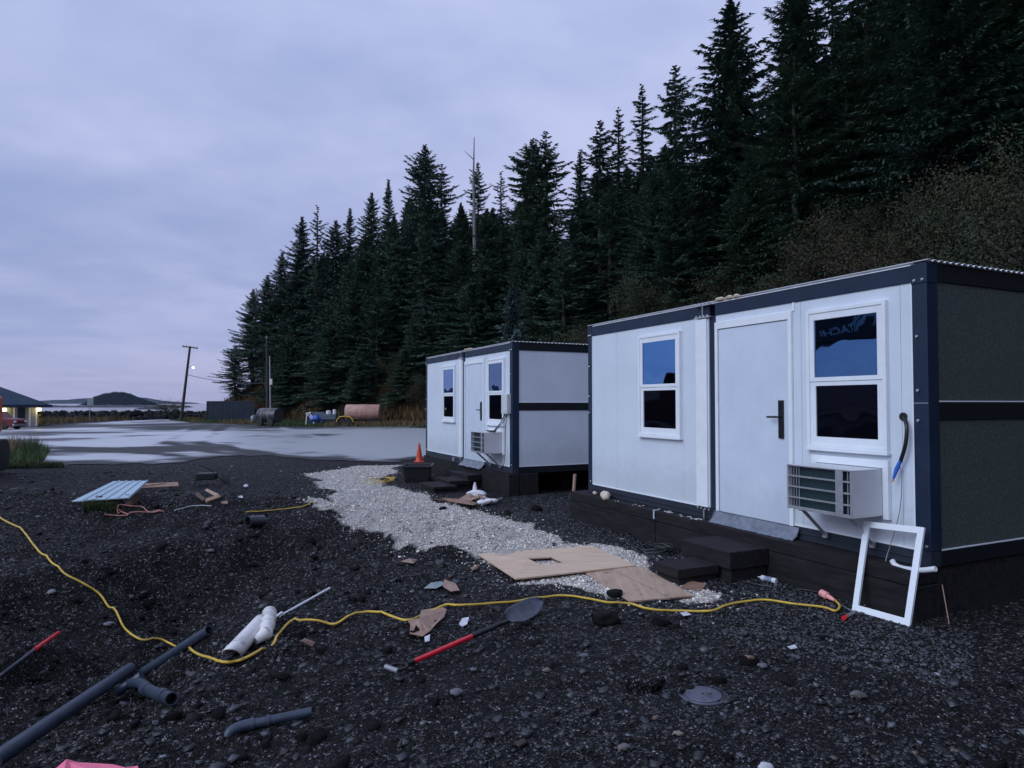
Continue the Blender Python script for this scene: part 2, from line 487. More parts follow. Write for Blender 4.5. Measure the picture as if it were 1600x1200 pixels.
def glass_mat(name, tint, rough, f, under):
    m = bpy.data.materials.new(name); m.use_nodes = True
    t = m.node_tree; t.nodes.clear()
    g = N(t, 'ShaderNodeBsdfGlossy'); g.inputs['Color'].default_value = (*tint, 1); g.inputs['Roughness'].default_value = rough
    d = N(t, 'ShaderNodeBsdfDiffuse'); d.inputs['Color'].default_value = (*under, 1)
    co = N(t, 'ShaderNodeTexCoord'); n = N(t, 'ShaderNodeTexNoise'); n.inputs['Scale'].default_value = 2.2; n.inputs['Detail'].default_value = 1
    t.links.new(co.outputs['Object'], n.inputs['Vector'])
    b = N(t, 'ShaderNodeBump'); b.inputs['Strength'].default_value = 1.0; b.inputs['Distance'].default_value = 0.006
    t.links.new(n.outputs[0], b.inputs['Height']); t.links.new(b.outputs[0], g.inputs['Normal'])
    fr = N(t, 'ShaderNodeFresnel'); fr.inputs[0].default_value = 1.5
    ff = math_n(t, 'ADD', math_n(t, 'MULTIPLY', fr.outputs[0], 0.5), f, clamp=True)
    x = N(t, 'ShaderNodeMixShader'); t.links.new(ff, x.inputs[0]); t.links.new(d.outputs[0], x.inputs[1]); t.links.new(g.outputs[0], x.inputs[2])
    o = N(t, 'ShaderNodeOutputMaterial'); t.links.new(x.outputs[0], o.inputs[0])
    return m
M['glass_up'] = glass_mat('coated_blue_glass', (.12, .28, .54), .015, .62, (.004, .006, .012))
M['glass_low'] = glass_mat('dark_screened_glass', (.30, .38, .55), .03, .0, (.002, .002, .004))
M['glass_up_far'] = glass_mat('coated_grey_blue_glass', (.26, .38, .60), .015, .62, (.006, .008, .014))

def add_dirt(m, z0, z1, col, amt, sc=7, streak=True):
    """mud splashed on the lowest part of a wall"""
    t = m.node_tree; p = t.nodes['Principled BSDF']; l = p.inputs['Base Color'].links[0].from_socket
    co = N(t, 'ShaderNodeTexCoord'); sp = N(t, 'ShaderNodeSeparateXYZ'); t.links.new(co.outputs['Object'], sp.inputs[0])
    mr = N(t, 'ShaderNodeMapRange'); mr.inputs[1].default_value = z0; mr.inputs[2].default_value = z1; mr.inputs[3].default_value = 1; mr.inputs[4].default_value = 0
    t.links.new(sp.outputs[2], mr.inputs[0])
    n = N(t, 'ShaderNodeTexNoise'); n.inputs['Scale'].default_value = sc; n.inputs['Detail'].default_value = 8; n.inputs['Roughness'].default_value = .7
    t.links.new(co.outputs['Object'], n.inputs['Vector'])
    f = math_n(t, 'ADD', math_n(t, 'MULTIPLY', mr.outputs[0], .55), math_n(t, 'SUBTRACT', n.outputs[0], .62))
    f = math_n(t, 'MULTIPLY', math_n(t, 'MULTIPLY', f, 4.0, clamp=True), amt)
    t.links.new(mixc(t, l, col, f), p.inputs['Base Color'])
    if not streak: return
    # faint vertical rain streaks
    mp = N(t, 'ShaderNodeMapping'); mp.inputs['Scale'].default_value = (22, 22, .5); t.links.new(co.outputs['Object'], mp.inputs[0])
    n2 = N(t, 'ShaderNodeTexNoise'); n2.inputs['Scale'].default_value = 1.0; n2.inputs['Detail'].default_value = 3; t.links.new(mp.outputs[0], n2.inputs['Vector'])
    r = ramp(t, [(.50, (0, 0, 0)), (.85, (.10, .10, .10))]); t.links.new(n2.outputs[0], r.inputs[0])
    l2 = p.inputs['Base Color'].links[0].from_socket
    t.links.new(mixc(t, l2, (.40, .42, .45), r.outputs[0]), p.inputs['Base Color'])
add_dirt(M['panel'], .12, .75, (.24, .23, .22), .16)
add_dirt(M['door'], .10, .60, (.24, .23, .22), .14)
add_dirt(M['steel'], .0, .25, (.05, .045, .04), .4, 12, False)

# ================================================================ SETTING
rng = np.random.default_rng(5)
def pip(x, y, poly):
    x = np.asarray(x); y = np.asarray(y); inside = np.zeros(x.shape, bool)
    n = len(poly); j = n - 1
    for i in range(n):
        xi, yi = poly[i][0], poly[i][1]; xj, yj = poly[j][0], poly[j][1]
        c = ((yi > y) != (yj > y)) & (x < (xj - xi) * (y - yi) / (yj - yi + 1e-12) + xi)
        inside ^= c; j = i
    return inside
GRAVEL_PX = [(486, 742), (520, 735), (560, 728), (628, 727), (612, 738), (592, 748), (600, 760), (640, 764), (672, 772), (700, 790), (750, 800),
             (790, 806), (830, 824), (872, 850), (930, 852), (1000, 868), (1020, 890), (1050, 905), (1110, 930), (1080, 943), (990, 946), (925, 927),
             (870, 910), (800, 906), (760, 870), (690, 859), (625, 846), (570, 829), (545, 812), (520, 800), (498, 790), (492, 784), (522, 770), (500, 755)]
GRAVEL = [G(a, b) for a, b in GRAVEL_PX]
def gravel_mask(x, y, soft=0.25):
    ox = fbm(x * 1.6, y * 1.6, 71, 4) * 0.38; oy = fbm(x * 1.6, y * 1.6, 77, 4) * 0.38
    return pip(x + ox, y + oy, GRAVEL)

# ---- ground sheet
xs = np.concatenate([-7 - np.geomspace(.05, 200, 90)[::-1], np.arange(-7, 7.0, .045), 7 + np.geomspace(.05, 120, 60)])
ys = np.concatenate([2.6 - np.geomspace(.05, 60, 40)[::-1], np.arange(2.6, 7, .035), np.arange(7, 12, .05), np.arange(12, 20, .1), np.geomspace(20, 118, 120)])
GX, GY = np.meshgrid(xs, ys)
GZ = ground_h(GX, GY)
nx, ny = len(xs), len(ys)
idx = np.arange(nx * ny).reshape(ny, nx)
F = np.stack([idx[:-1, :-1], idx[:-1, 1:], idx[1:, 1:], idx[1:, :-1]], -1).reshape(-1, 4)
gm = gravel_mask(GX, GY).astype(float)
fine = GX.copy()
tint = np.zeros((nx * ny, 3)); tint[:, 0] = gm.ravel()
wetn = sstep(-.05, .35, fbm(GX * .7, GY * .7, 91, 3)); tint[:, 1] = wetn.ravel()

def ground_material():
    m = bpy.data.materials.new('wet_dark_soil'); m.use_nodes = True
    t = m.node_tree; p = t.nodes['Principled BSDF']
    co = N(t, 'ShaderNodeTexCoord'); a = N(t, 'ShaderNodeAttribute', attribute_name='tint')
    s = N(t, 'ShaderNodeSeparateColor'); t.links.new(a.outputs['Color'], s.inputs[0])
    def noise(sc, det=6, ro=.6):
        n = N(t, 'ShaderNodeTexNoise'); n.inputs['Scale'].default_value = sc; n.inputs['Detail'].default_value = det; n.inputs['Roughness'].default_value = ro
        t.links.new(co.outputs['Object'], n.inputs['Vector']); return n
    big = noise(1.1); mid = noise(9); fin = noise(60, 4)
    v = N(t, 'ShaderNodeTexVoronoi'); v.inputs['Scale'].default_value = 42
    t.links.new(co.outputs['Object'], v.inputs['Vector'])
    v2 = N(t, 'ShaderNodeTexVoronoi'); v2.inputs['Scale'].default_value = 95
    t.links.new(co.outputs['Object'], v2.inputs['Vector'])
    c_a = ramp(t, [(.35, (.007, .006, .007)), (.65, (.019, .016, .016))]); t.links.new(big.outputs[0], c_a.inputs[0])
    c_b = ramp(t, [(.35, (.004, .004, .005)), (.68, (.030, .027, .027))]); t.links.new(mid.outputs[0], c_b.inputs[0])
    base = mixc(t, c_a.outputs[0], c_b.outputs[0], .55)
    sv = N(t, 'ShaderNodeSeparateColor'); t.links.new(v.outputs['Color'], sv.inputs[0])
    st = ramp(t, [(.74, (0, 0, 0)), (.80, (1, 1, 1))]); t.links.new(sv.outputs[0], st.inputs[0])
    stone = ramp(t, [(0, (.03, .03, .036)), (1, (.14, .135, .145))]); t.links.new(sv.outputs[1], stone.inputs[0])
    base = mixc(t, base, stone.outputs[0], math_n(t, 'MULTIPLY', st.outputs[0], .8))
    v3 = N(t, 'ShaderNodeTexVoronoi'); v3.inputs['Scale'].default_value = 125
    t.links.new(co.outputs['Object'], v3.inputs['Vector'])
    s3 = N(t, 'ShaderNodeSeparateColor'); t.links.new(v3.outputs['Color'], s3.inputs[0])
    g3 = ramp(t, [(0, (.25, .25, .25)), (.55, (.55, .53, .53)), (.72, (1.6, 1.55, 1.55)), (.90, (4.2, 4.1, 4.2)), (1, (8, 7.6, 7.4))], 'CONSTANT'); t.links.new(s3.outputs[0], g3.inputs[0])
    base = mixc(t, base, g3.outputs[0], 1.0, 'MULTIPLY')
    # pale crushed gravel
    sv2 = N(t, 'ShaderNodeSeparateColor'); t.links.new(v2.outputs['Color'], sv2.inputs[0])
    grv = ramp(t, [(0, (.30, .28, .26)), (.5, (.54, .50, .47)), (1, (.72, .68, .64))]); t.links.new(sv2.outputs[0], grv.inputs[0])
    base = mixc(t, base, grv.outputs[0], s.outputs[0])
    t.links.new(base, p.inputs['Base Color'])
    rr = ramp(t, [(.35, (.50,) * 3), (.7, (.95,) * 3)]); t.links.new(mid.outputs[0], rr.inputs[0])
    t.links.new(rr.outputs[0], p.inputs['Roughness'])
    p.inputs['Specular IOR Level'].default_value = .16
    h1 = math_n(t, 'MULTIPLY', v.outputs['Distance'], -.5)
    h1 = math_n(t, 'ADD', h1, math_n(t, 'MULTIPLY', v3.outputs['Distance'], -.22))
    h = math_n(t, 'ADD', math_n(t, 'MULTIPLY', mid.outputs[0], 1.6), math_n(t, 'ADD', h1, math_n(t, 'MULTIPLY', fin.outputs[0], .55)))
    b = N(t, 'ShaderNodeBump'); b.inputs['Strength'].default_value = 1; b.inputs['Distance'].default_value = .045
    t.links.new(h, b.inputs['Height']); t.links.new(b.outputs[0], p.inputs['Normal'])
    return m
M['ground'] = ground_material()
g = np_mesh('ground', np.stack([GX, GY, GZ], -1).reshape(-1, 3), F, M['ground'], tint=tint, smooth=True)
tag(g, kind='structure')

# ---- asphalt yard and road
def asphalt_material():
    m = bpy.data.materials.new('wet_asphalt'); m.use_nodes = True
    t = m.node_tree; p = t.nodes['Principled BSDF']
    co = N(t, 'ShaderNodeTexCoord'); a = N(t, 'ShaderNodeAttribute', attribute_name='tint')
    s = N(t, 'ShaderNodeSeparateColor'); t.links.new(a.outputs['Color'], s.inputs[0])
    mp = N(t, 'ShaderNodeMapping'); mp.inputs['Scale'].default_value = (.5, 1.2, 1); mp.inputs['Rotation'].default_value = (0, 0, .25)
    t.links.new(co.outputs['Object'], mp.inputs[0])
    n = N(t, 'ShaderNodeTexNoise'); n.inputs['Scale'].default_value = 1.3; n.inputs['Detail'].default_value = 7; n.inputs['Roughness'].default_value = .62
    t.links.new(mp.outputs[0], n.inputs['Vector'])
    w_ = math_n(t, 'ADD', s.outputs[0], math_n(t, 'MULTIPLY', math_n(t, 'SUBTRACT', n.outputs[0], .5), .7), clamp=True)
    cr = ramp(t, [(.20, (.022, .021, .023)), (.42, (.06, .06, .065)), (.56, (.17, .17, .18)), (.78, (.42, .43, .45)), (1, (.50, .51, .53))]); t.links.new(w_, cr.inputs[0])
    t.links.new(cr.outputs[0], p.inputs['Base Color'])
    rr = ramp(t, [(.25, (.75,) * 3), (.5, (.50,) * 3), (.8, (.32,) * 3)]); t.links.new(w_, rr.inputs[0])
    t.links.new(rr.outputs[0], p.inputs['Roughness'])
    p.inputs['Specular IOR Level'].default_value = .6
    nb = N(t, 'ShaderNodeTexNoise'); nb.inputs['Scale'].default_value = 30; nb.inputs['Detail'].default_value = 4
    t.links.new(co.outputs['Object'], nb.inputs['Vector'])
    bd = ramp(t, [(.25, (.012,) * 3), (.7, (.0012,) * 3)]); t.links.new(w_, bd.inputs[0])
    b = N(t, 'ShaderNodeBump'); b.inputs['Strength'].default_value = 1
    t.links.new(bd.outputs[0], b.inputs['Distance'])
    t.links.new(nb.outputs[0], b.inputs['Height']); t.links.new(b.outputs[0], p.inputs['Normal'])
    return m
M['asphalt'] = asphalt_material()
ASPH_PX = [(-400, 745), (0, 735), (70, 731), (130, 728), (210, 727), (300, 722), (345, 713), (420, 713), (480, 717), (540, 721), (600, 722), (665, 721), (700, 716)]
ASPH = [G(a, b) for a, b in ASPH_PX] + [Vector((14, 21, 0)), Vector((7, 33, 0)), Vector((2, 42, 0)), Vector((-8, 54, 0))] + \
       [G(650, 666), G(540, 667), G(430, 667), G(380, 662), G(330, 659), G(275, 656.5), G(262, 654), G(300, 652)] + \
       [Vector((-48, 108, 0)), Vector((-58, 106, 0)), G(240, 655.5), G(170, 659), G(100, 663.5), G(60, 667), G(0, 668), Vector((-90, 70, 0)), Vector((-90, 20, 0))]
ax_ = np.concatenate([np.arange(-90, -25, .8), np.arange(-25, 14, .16)]); ay_ = np.concatenate([np.arange(15, 32, .12), np.arange(32, 112, .5)])
AX, AY = np.meshgrid(ax_, ay_)
AZ = ground_h(AX, AY) + .016 + .004 * fbm(AX * .5, AY * .5, 8, 2)
ins = pip(AX + fbm(AX * .9, AY * .9, 61, 3) * 1.1, AY + fbm(AX * .9, AY * .9, 67, 3) * 1.0, ASPH)
nxa, nya = len(ax_), len(ay_)
ida = np.arange(nxa * nya).reshape(nya, nxa)
Fa = np.stack([ida[:-1, :-1], ida[:-1, 1:], ida[1:, 1:], ida[1:, :-1]], -1).reshape(-1, 4)
keep = ins.ravel()[Fa].all(1)
Fa = Fa[keep]
used = np.unique(Fa); remap = -np.ones(nxa * nya, int); remap[used] = np.arange(len(used)); Fa = remap[Fa]
# worn and muddy patches: drier where traffic drags soil, wet on the open slab
lefty = 1 - sstep(-9.5, -5.5, AX + .22 * (AY - 24) + 2.5 * fbm(AX * .3, AY * .3, 57, 3))
qx, qy = AX * .94 + AY * .34, -AX * .34 + AY * .94
dn, _, _ = poly_dist(AX, AY, [(p.x, p.y) for p in ASPH[:14]])
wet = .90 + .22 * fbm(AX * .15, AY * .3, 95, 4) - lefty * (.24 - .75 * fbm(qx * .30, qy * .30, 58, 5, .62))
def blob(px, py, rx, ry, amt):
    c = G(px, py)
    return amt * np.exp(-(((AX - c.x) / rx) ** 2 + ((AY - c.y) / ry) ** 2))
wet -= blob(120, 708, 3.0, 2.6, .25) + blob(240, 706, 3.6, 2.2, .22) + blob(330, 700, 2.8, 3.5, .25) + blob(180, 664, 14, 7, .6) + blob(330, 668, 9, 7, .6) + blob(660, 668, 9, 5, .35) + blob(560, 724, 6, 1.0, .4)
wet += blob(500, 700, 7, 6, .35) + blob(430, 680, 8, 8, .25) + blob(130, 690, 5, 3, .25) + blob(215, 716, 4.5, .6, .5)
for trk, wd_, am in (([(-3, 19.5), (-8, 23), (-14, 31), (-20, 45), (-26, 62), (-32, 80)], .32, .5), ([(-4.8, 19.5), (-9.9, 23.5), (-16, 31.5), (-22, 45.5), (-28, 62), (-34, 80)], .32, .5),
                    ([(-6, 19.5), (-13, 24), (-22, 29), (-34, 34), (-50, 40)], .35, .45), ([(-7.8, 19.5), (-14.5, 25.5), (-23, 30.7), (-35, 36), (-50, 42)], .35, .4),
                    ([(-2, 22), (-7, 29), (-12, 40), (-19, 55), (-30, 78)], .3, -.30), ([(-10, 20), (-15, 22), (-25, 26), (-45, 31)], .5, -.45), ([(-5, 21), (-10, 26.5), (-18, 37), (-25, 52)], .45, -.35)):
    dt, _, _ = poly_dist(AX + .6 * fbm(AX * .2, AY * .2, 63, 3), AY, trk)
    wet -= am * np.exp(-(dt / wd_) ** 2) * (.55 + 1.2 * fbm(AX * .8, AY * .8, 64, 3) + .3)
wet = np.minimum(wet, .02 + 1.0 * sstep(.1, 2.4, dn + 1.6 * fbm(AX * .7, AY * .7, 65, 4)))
Va = np.stack([AX, AY, AZ], -1).reshape(-1, 3)[used]
ta = np.zeros((len(used), 3)); ta[:, 0] = np.clip(wet.ravel()[used], 0, 1)
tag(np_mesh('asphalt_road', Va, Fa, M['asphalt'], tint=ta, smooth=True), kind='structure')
M['line'] = mat('worn_white_paint', (.55, .56, .58), (.25, .26, .28), rough=.5, scale=3)
ml = MB()
for pix in ([(168, 654.5), (190, 656.2), (215, 659)], [(222, 653.5), (240, 655.0), (262, 657.5)]):
    ps = [G(a, b, .03) for a, b in pix]
    for a, b in zip(ps[:-1], ps[1:]):
        d = (b - a).normalized().cross(Vector((0, 0, 1))) * .09
        ml.add([a - d, b - d, b + d, a + d], [(0, 1, 2, 3)])
tag(ml.build('road_marking', M['line']), kind='structure')

# ---- sea, islands, far hills
def sea_material():
    m = bpy.data.materials.new('sea_water'); m.use_nodes = True
    t = m.node_tree; p = t.nodes['Principled BSDF']
    p.inputs['Base Color'].default_value = (.02, .035, .05, 1); p.inputs['Roughness'].default_value = .12
    co = N(t, 'ShaderNodeTexCoord'); n = N(t, 'ShaderNodeTexNoise'); n.inputs['Scale'].default_value = .35; n.inputs['Detail'].default_value = 5
    mp = N(t, 'ShaderNodeMapping'); mp.inputs['Scale'].default_value = (.4, 1, 1)
    t.links.new(co.outputs['Object'], mp.inputs[0]); t.links.new(mp.outputs[0], n.inputs['Vector'])
    b = N(t, 'ShaderNodeBump'); b.inputs['Distance'].default_value = .06; t.links.new(n.outputs[0], b.inputs['Height']); t.links.new(b.outputs[0], p.inputs['Normal'])
    return m
SEA = -2.5
mb = MB(); mb.add([(-7000, 112, SEA), (7000, 112, SEA), (7000, 9500, SEA), (-7000, 9500, SEA)], [(0, 1, 2, 3)])
tag(mb.build('sea', sea_material()), kind='structure')
M['hillfar'] = mat('distant_wooded_hill', (.020, .032, .030), (.014, .024, .024), spec=.05, rough=.9, scale=.004)
M['islandwood'] = mat('island_wood', (.008, .015, .020), (.005, .010, .014), spec=.05, rough=.9, scale=.12)
M['reef'] = mat('wet_reef_rock', (.018, .02, .026), (.03, .032, .038), rough=.6, scale=.1)
def ridge(name, pts, depth, m, base=SEA - 1, n=160, rough=0.06, seed=0):
    """solid ridge: skyline given by photograph points at one distance, with real depth behind and in front"""
    pts = [(P(a, b, Y).x, P(a, b, Y).z) for a, b, Y in pts]
    Y = depth[0]; D = depth[1]
    X = np.linspace(pts[0][0], pts[-1][0], n); Z = np.interp(X, [p[0] for p in pts], [p[1] for p in pts])
    H = np.maximum(Z - base, .2); H = H * (1 + rough * 2 * fbm(X * 22 / (X[-1] - X[0]) * 2, X * 0 + seed, seed, 4))
    rows = 9; V = []
    for r_ in range(rows):
        q = -1 + 2 * r_ / (rows - 1); k = math.cos(q * math.pi / 2) ** .7 if abs(q) < 1 else 0
        V.append(np.stack([X, np.full(n, Y + q * D), base + H * k], -1))
    V = np.concatenate(V); i_ = np.arange(n * rows).reshape(rows, n)
    F_ = np.stack([i_[:-1, :-1], i_[:-1, 1:], i_[1:, 1:], i_[1:, :-1]], -1).reshape(-1, 4)
    return tag(np_mesh(name, V, F_, m, smooth=True), kind='structure')
Yf = 6000
ridge('distant_hill', [(40, 630, Yf), (66, 628, Yf), (80, 626, Yf), (105, 624.5, Yf), (125, 625.5, Yf), (140, 622.5, Yf), (160, 622, Yf), (215, 620, Yf), (232, 625, Yf), (262, 628, Yf), (272, 631, Yf)], (Yf, 500), M['hillfar'], seed=1)
ridge('distant_hill', [(270, 632, Yf * .8), (280, 629.5, Yf * .8), (292, 628.5, Yf * .8), (303, 631.5, Yf * .8)], (Yf * .8, 200), M['hillfar'], seed=3)
ridge('island', [(138, 632, 1500), (146, 627, 1500), (150, 621, 1500), (165, 615.5, 1500), (178, 613.5, 1500), (194, 613.5, 1500), (203, 616, 1500), (212, 620, 1500), (222, 624, 1500), (232, 627, 1500), (237, 632, 1500)], (1500, 45), M['islandwood'], seed=5, rough=.04)
# low wood on the island
def fill_cones(name, n, seed):
    rg = np.random.default_rng(seed); V = []; F_ = []
    for i in range(n):
        a = rg.uniform(0, 1); px = 146 + 86 * a
        top = np.interp(px, [146, 150, 165, 178, 194, 203, 212, 222, 232], [627, 621, 615.5, 613.5, 613.5, 616, 620, 624, 627])
        p = P(px, top, 1500); h = rg.uniform(3.5, 7); k = rg.uniform(0, .35)
        y = 1500 - k * 45; z = p.z - k * (p.z - SEA) * .5 - 2.5
        b = len(V); r = rg.uniform(1.2, 2.4)
        for q in range(5): V.append((p.x + r * math.cos(q * 1.2566), y + r * math.sin(q * 1.2566), z))
        V.append((p.x, y, z + h)); F_ += [(b + q, b + (q + 1) % 5, b + 5) for q in range(5)]
    return np_mesh(name, V, F_, M['islandwood'])
tag(fill_cones('island_wood', 420, 3), 'low dark wood covering the small round island out at sea', 'woodland', kind='stuff')
ridge('reef', [(50, 634.5, 700), (70, 632.8, 700), (120, 633.6, 700), (180, 632.8, 700), (240, 633.5, 700), (262, 632.8, 700), (292, 634, 700), (300, 636, 700)], (700, 12), M['reef'], seed=8, rough=.2)
ridge('reef', [(212, 638.6, 480), (222, 637, 480), (240, 636.4, 480), (258, 637.2, 480), (268, 638.8, 480)], (480, 5), M['reef'], seed=9, rough=.2)

# ---- rocks
CUBE = np.array([[x, y, z] for z in (-1, 1) for y in (-1, 1) for x in (-1, 1)], float)
CF = np.array([(0, 2, 3, 1), (4, 5, 7, 6), (0, 1, 5, 4), (2, 6, 7, 3), (0, 4, 6, 2), (1, 3, 7, 5)])
def rocks(name, pos, size, m, tint, flat=.6, seed=0, parent=None):
    rg = np.random.default_rng(seed); n = len(pos)
    v = CUBE[None] * .62 + rg.uniform(-.34, .34, (n, 8, 3))
    sc = np.stack([rg.uniform(.7, 1.25, n), rg.uniform(.6, 1.0, n), rg.uniform(.35, 1, n) * flat], -1)
    v = v * sc[:, None] * np.asarray(size)[:, None, None]
    a = rg.uniform(0, 6.28, n); b = rg.normal(0, .28, n)
    cb, sb = np.cos(b)[:, None], np.sin(b)[:, None]
    y = v[..., 1] * cb - v[..., 2] * sb; z = v[..., 1] * sb + v[..., 2] * cb
    ca, sa = np.cos(a)[:, None], np.sin(a)[:, None]
    x2 = v[..., 0] * ca - y * sa; y2 = v[..., 0] * sa + y * ca
    V = np.stack([x2, y2, z], -1) + pos[:, None]
    F_ = (CF[None] + np.arange(n)[:, None, None] * 8).reshape(-1, 4)
    return np_mesh(name, V.reshape(-1, 3), F_, m, tint=np.repeat(tint, 8, axis=0), parent=parent)
M['stone'] = mat('wet_stone', (.060, .063, .072), (.032, .034, .041), rough=.30, rough2=.6, scale=25, tint=True)
M['crush'] = mat('pale_crushed_stone', (.74, .67, .61), (.56, .50, .45), rough=.7, scale=25, tint=True)
M['boulder'] = mat('black_armour_rock', (.012, .013, .016), (.006, .006, .008), spec=.25, rough=.8, scale=2, bump=.05, bscale=3, tint=True)
def wedge_points(n, r0, r1, half, rg, pw=1.0):
    r = r0 * (r1 / r0) ** (rg.uniform(0, 1, n) ** pw)
    a = rg.uniform(-half, half, n)
    return r * np.sin(a), r * np.cos(a), r
def blocked(x, y):
    u = (x - O1.x) * D1.x + (y - O1.y) * D1.y; v = (x - O1.x) * D2.x + (y - O1.y) * D2.y
    return ((v > -.25) & (u > -.3) & (u < 5.6)) | ((v > -.1) & (u > 8.0) & (u < 13.5))
x, y, r_ = wedge_points(95000, 2.3, 24, R(50), rng)
dens = .10 + .90 * sstep(-.22, .28, fbm(x * .9, y * .9, 51, 4) + .4 * fbm(x * 3.2, y * 3.2, 53, 3))
ok = (~blocked(x, y)) & (rng.uniform(0, 1, len(x)) < dens) & (~gravel_mask(x, y) | (rng.uniform(0, 1, len(x)) < .15)) & (y < 19.5)
x, y, r_ = x[ok], y[ok], r_[ok]
size = rng.lognormal(math.log(.0040), .62, len(x)) * (1 + r_ * .13)
size = np.minimum(size, .05)
tv = rng.lognormal(-.80, .85, len(x)); tint_ = np.clip(tv, .10, 4.5)[:, None] * (1 + rng.normal(0, .05, (len(x), 3)))
br = rng.uniform(0, 1, len(x)) < .12; tint_[br] *= np.array([1.7, 1.05, .72])
wh = rng.uniform(0, 1, len(x)) < .006; tint_[wh] = np.array([5.5, 5.3, 5.2]) * rng.uniform(.5, 1, (wh.sum(), 1))
pos = np.stack([x, y, ground_h(x, y) + size * .12], -1)
tag(rocks('loose_stones', pos, size, M['stone'], tint_, seed=2), 'small dark wet stones strewn over the churned soil', 'stones', kind='stuff')
# bigger clods and stones
x, y, r_ = wedge_points(1500, 2.6, 18, R(50), rng)
ok = (~blocked(x, y)) & ~gravel_mask(x, y)
x, y, r_ = x[ok], y[ok], r_[ok]
size = np.minimum(rng.lognormal(math.log(.021), .38, len(x)) * (1 + r_ * .05), .09)
tint_ = np.clip(rng.lognormal(-.55, .55, len(x)), .15, 2.2)[:, None] * (1 + rng.normal(0, .07, (len(x), 3)))
pos = np.stack([x, y, ground_h(x, y) + size * .05], -1)
tag(rocks('larger_stones', pos, size, M['stone'], tint_, flat=.55, seed=3), 'fist-sized wet stones and clods scattered on the dark soil', 'stones', kind='stuff')
# clods of dug soil round the trench
x, y, r_ = wedge_points(2600, 2.6, 14, R(50), rng)
d_, _, _ = poly_dist(x, y, TRENCH)
c_ = [G(a_, b_) for a_, b_ in ((0, 810), (60, 862), (130, 912), (170, 950), (220, 1000), (300, 1020), (370, 1034), (404, 1018), (448, 978), (530, 974), (600, 960), (660, 963), (695, 946), (800, 942), (880, 931), (985, 944), (1060, 955), (1140, 945))]
dc_, _, _ = poly_dist(x, y, [(p.x, p.y) for p in c_])
s_ = [G(a_, b_) for a_, b_ in ((601, 1049), (738, 994), (842, 944))]
ds_, _, _ = poly_dist(x, y, [(p.x, p.y) for p in s_])
ok = (~blocked(x, y)) & ~gravel_mask(x, y) & (dc_ > .14) & (ds_ > .22) & (rng.uniform(0, 1, len(x)) < .06 + np.exp(-(d_ / 2.0) ** 2))
x, y, r_ = x[ok], y[ok], r_[ok]
size = np.minimum(rng.lognormal(math.log(.026), .55, len(x)) * (1 + r_ * .05), .13)
M['clod'] = mat('clod_soil', (.014, .012, .012), (.008, .007, .008), rough=.95, spec=.15, scale=20, bump=.02, bscale=40, tint=True)
tag(rocks('soil_clods', np.stack([x, y, ground_h(x, y)], -1), size, M['clod'], np.clip(rng.lognormal(0, .4, len(x)), .3, 2.5)[:, None] * np.ones(3), flat=.8, seed=13), 'crumbly dark clods of dug soil round the pipe trench', 'soil clods', kind='stuff')
# pale gravel path
gx = [p.x for p in GRAVEL]; gy = [p.y for p in GRAVEL]
n = 165000
r_ = 5.0 * (21 / 5.0) ** (rng.uniform(0, 1, n)); a = rng.uniform(R(-24), R(26), n); x = r_ * np.sin(a); y = r_ * np.cos(a)
j = rng.normal(0, .22, (2, n)) * (rng.uniform(0, 1, n) < .30)
ok = gravel_mask(x + j[0], y + j[1]) & ~blocked(x, y)
for q_ in ([(746, 865), (925, 852.5), (994, 883), (806, 904)], [(912, 893), (950, 888), (1004, 885), (1083, 930), (984, 939)]):
    ok &= ~pip(x, y, [G(a_, b_, .03) for a_, b_ in q_])
ok |= gravel_mask(x, y) & pip(x, y, [G(a_, b_, .03) for a_, b_ in ((824, 872), (862, 870), (882, 879), (843, 882))])
x, y, r_ = x[ok], y[ok], r_[ok]
size = rng.lognormal(math.log(.0056), .42, len(x)) * (1 + r_ * .05)
tint_ = np.clip(rng.normal(1.05, .34, len(x)), .25, 1.7)[:, None] * (1 + rng.normal(0, .03, (len(x), 3)))
pos = np.stack([x, y, ground_h(x, y) + size * .25], -1)
tag(rocks('pale_gravel', pos, size, M['crush'], tint_, flat=.8, seed=4), 'pale crushed gravel spread as a path in front of both cabins', 'gravel', kind='stuff')
# grey chips beside the near cabin foundation
n = 30000
r_ = 5.0 * (14 / 5.0) ** (rng.uniform(0, 1, n)); a = rng.uniform(R(0), R(34), n); x = r_ * np.sin(a); y = r_ * np.cos(a)
ok = ~gravel_mask(x, y) & ~blocked(x, y)
v_ = (x - O1.x) * D2.x + (y - O1.y) * D2.y
ok &= (v_ > -2.2) & (rng.uniform(0, 1, n) < sstep(-2.2, -.8, v_) * .8)
x, y, r_ = x[ok], y[ok], r_[ok]
size = rng.lognormal(math.log(.010), .3, len(x)) * (1 + r_ * .03)
tint_ = np.clip(rng.lognormal(.05, .45, len(x)), .3, 3)[:, None] * np.ones(3)
pos = np.stack([x, y, ground_h(x, y) + size * .2], -1)
tag(rocks('grey_chippings', pos, size, M['stone'], tint_, flat=.7, seed=6), 'grey stone chippings along the foot of the near cabin foundation', 'chippings', kind='stuff')
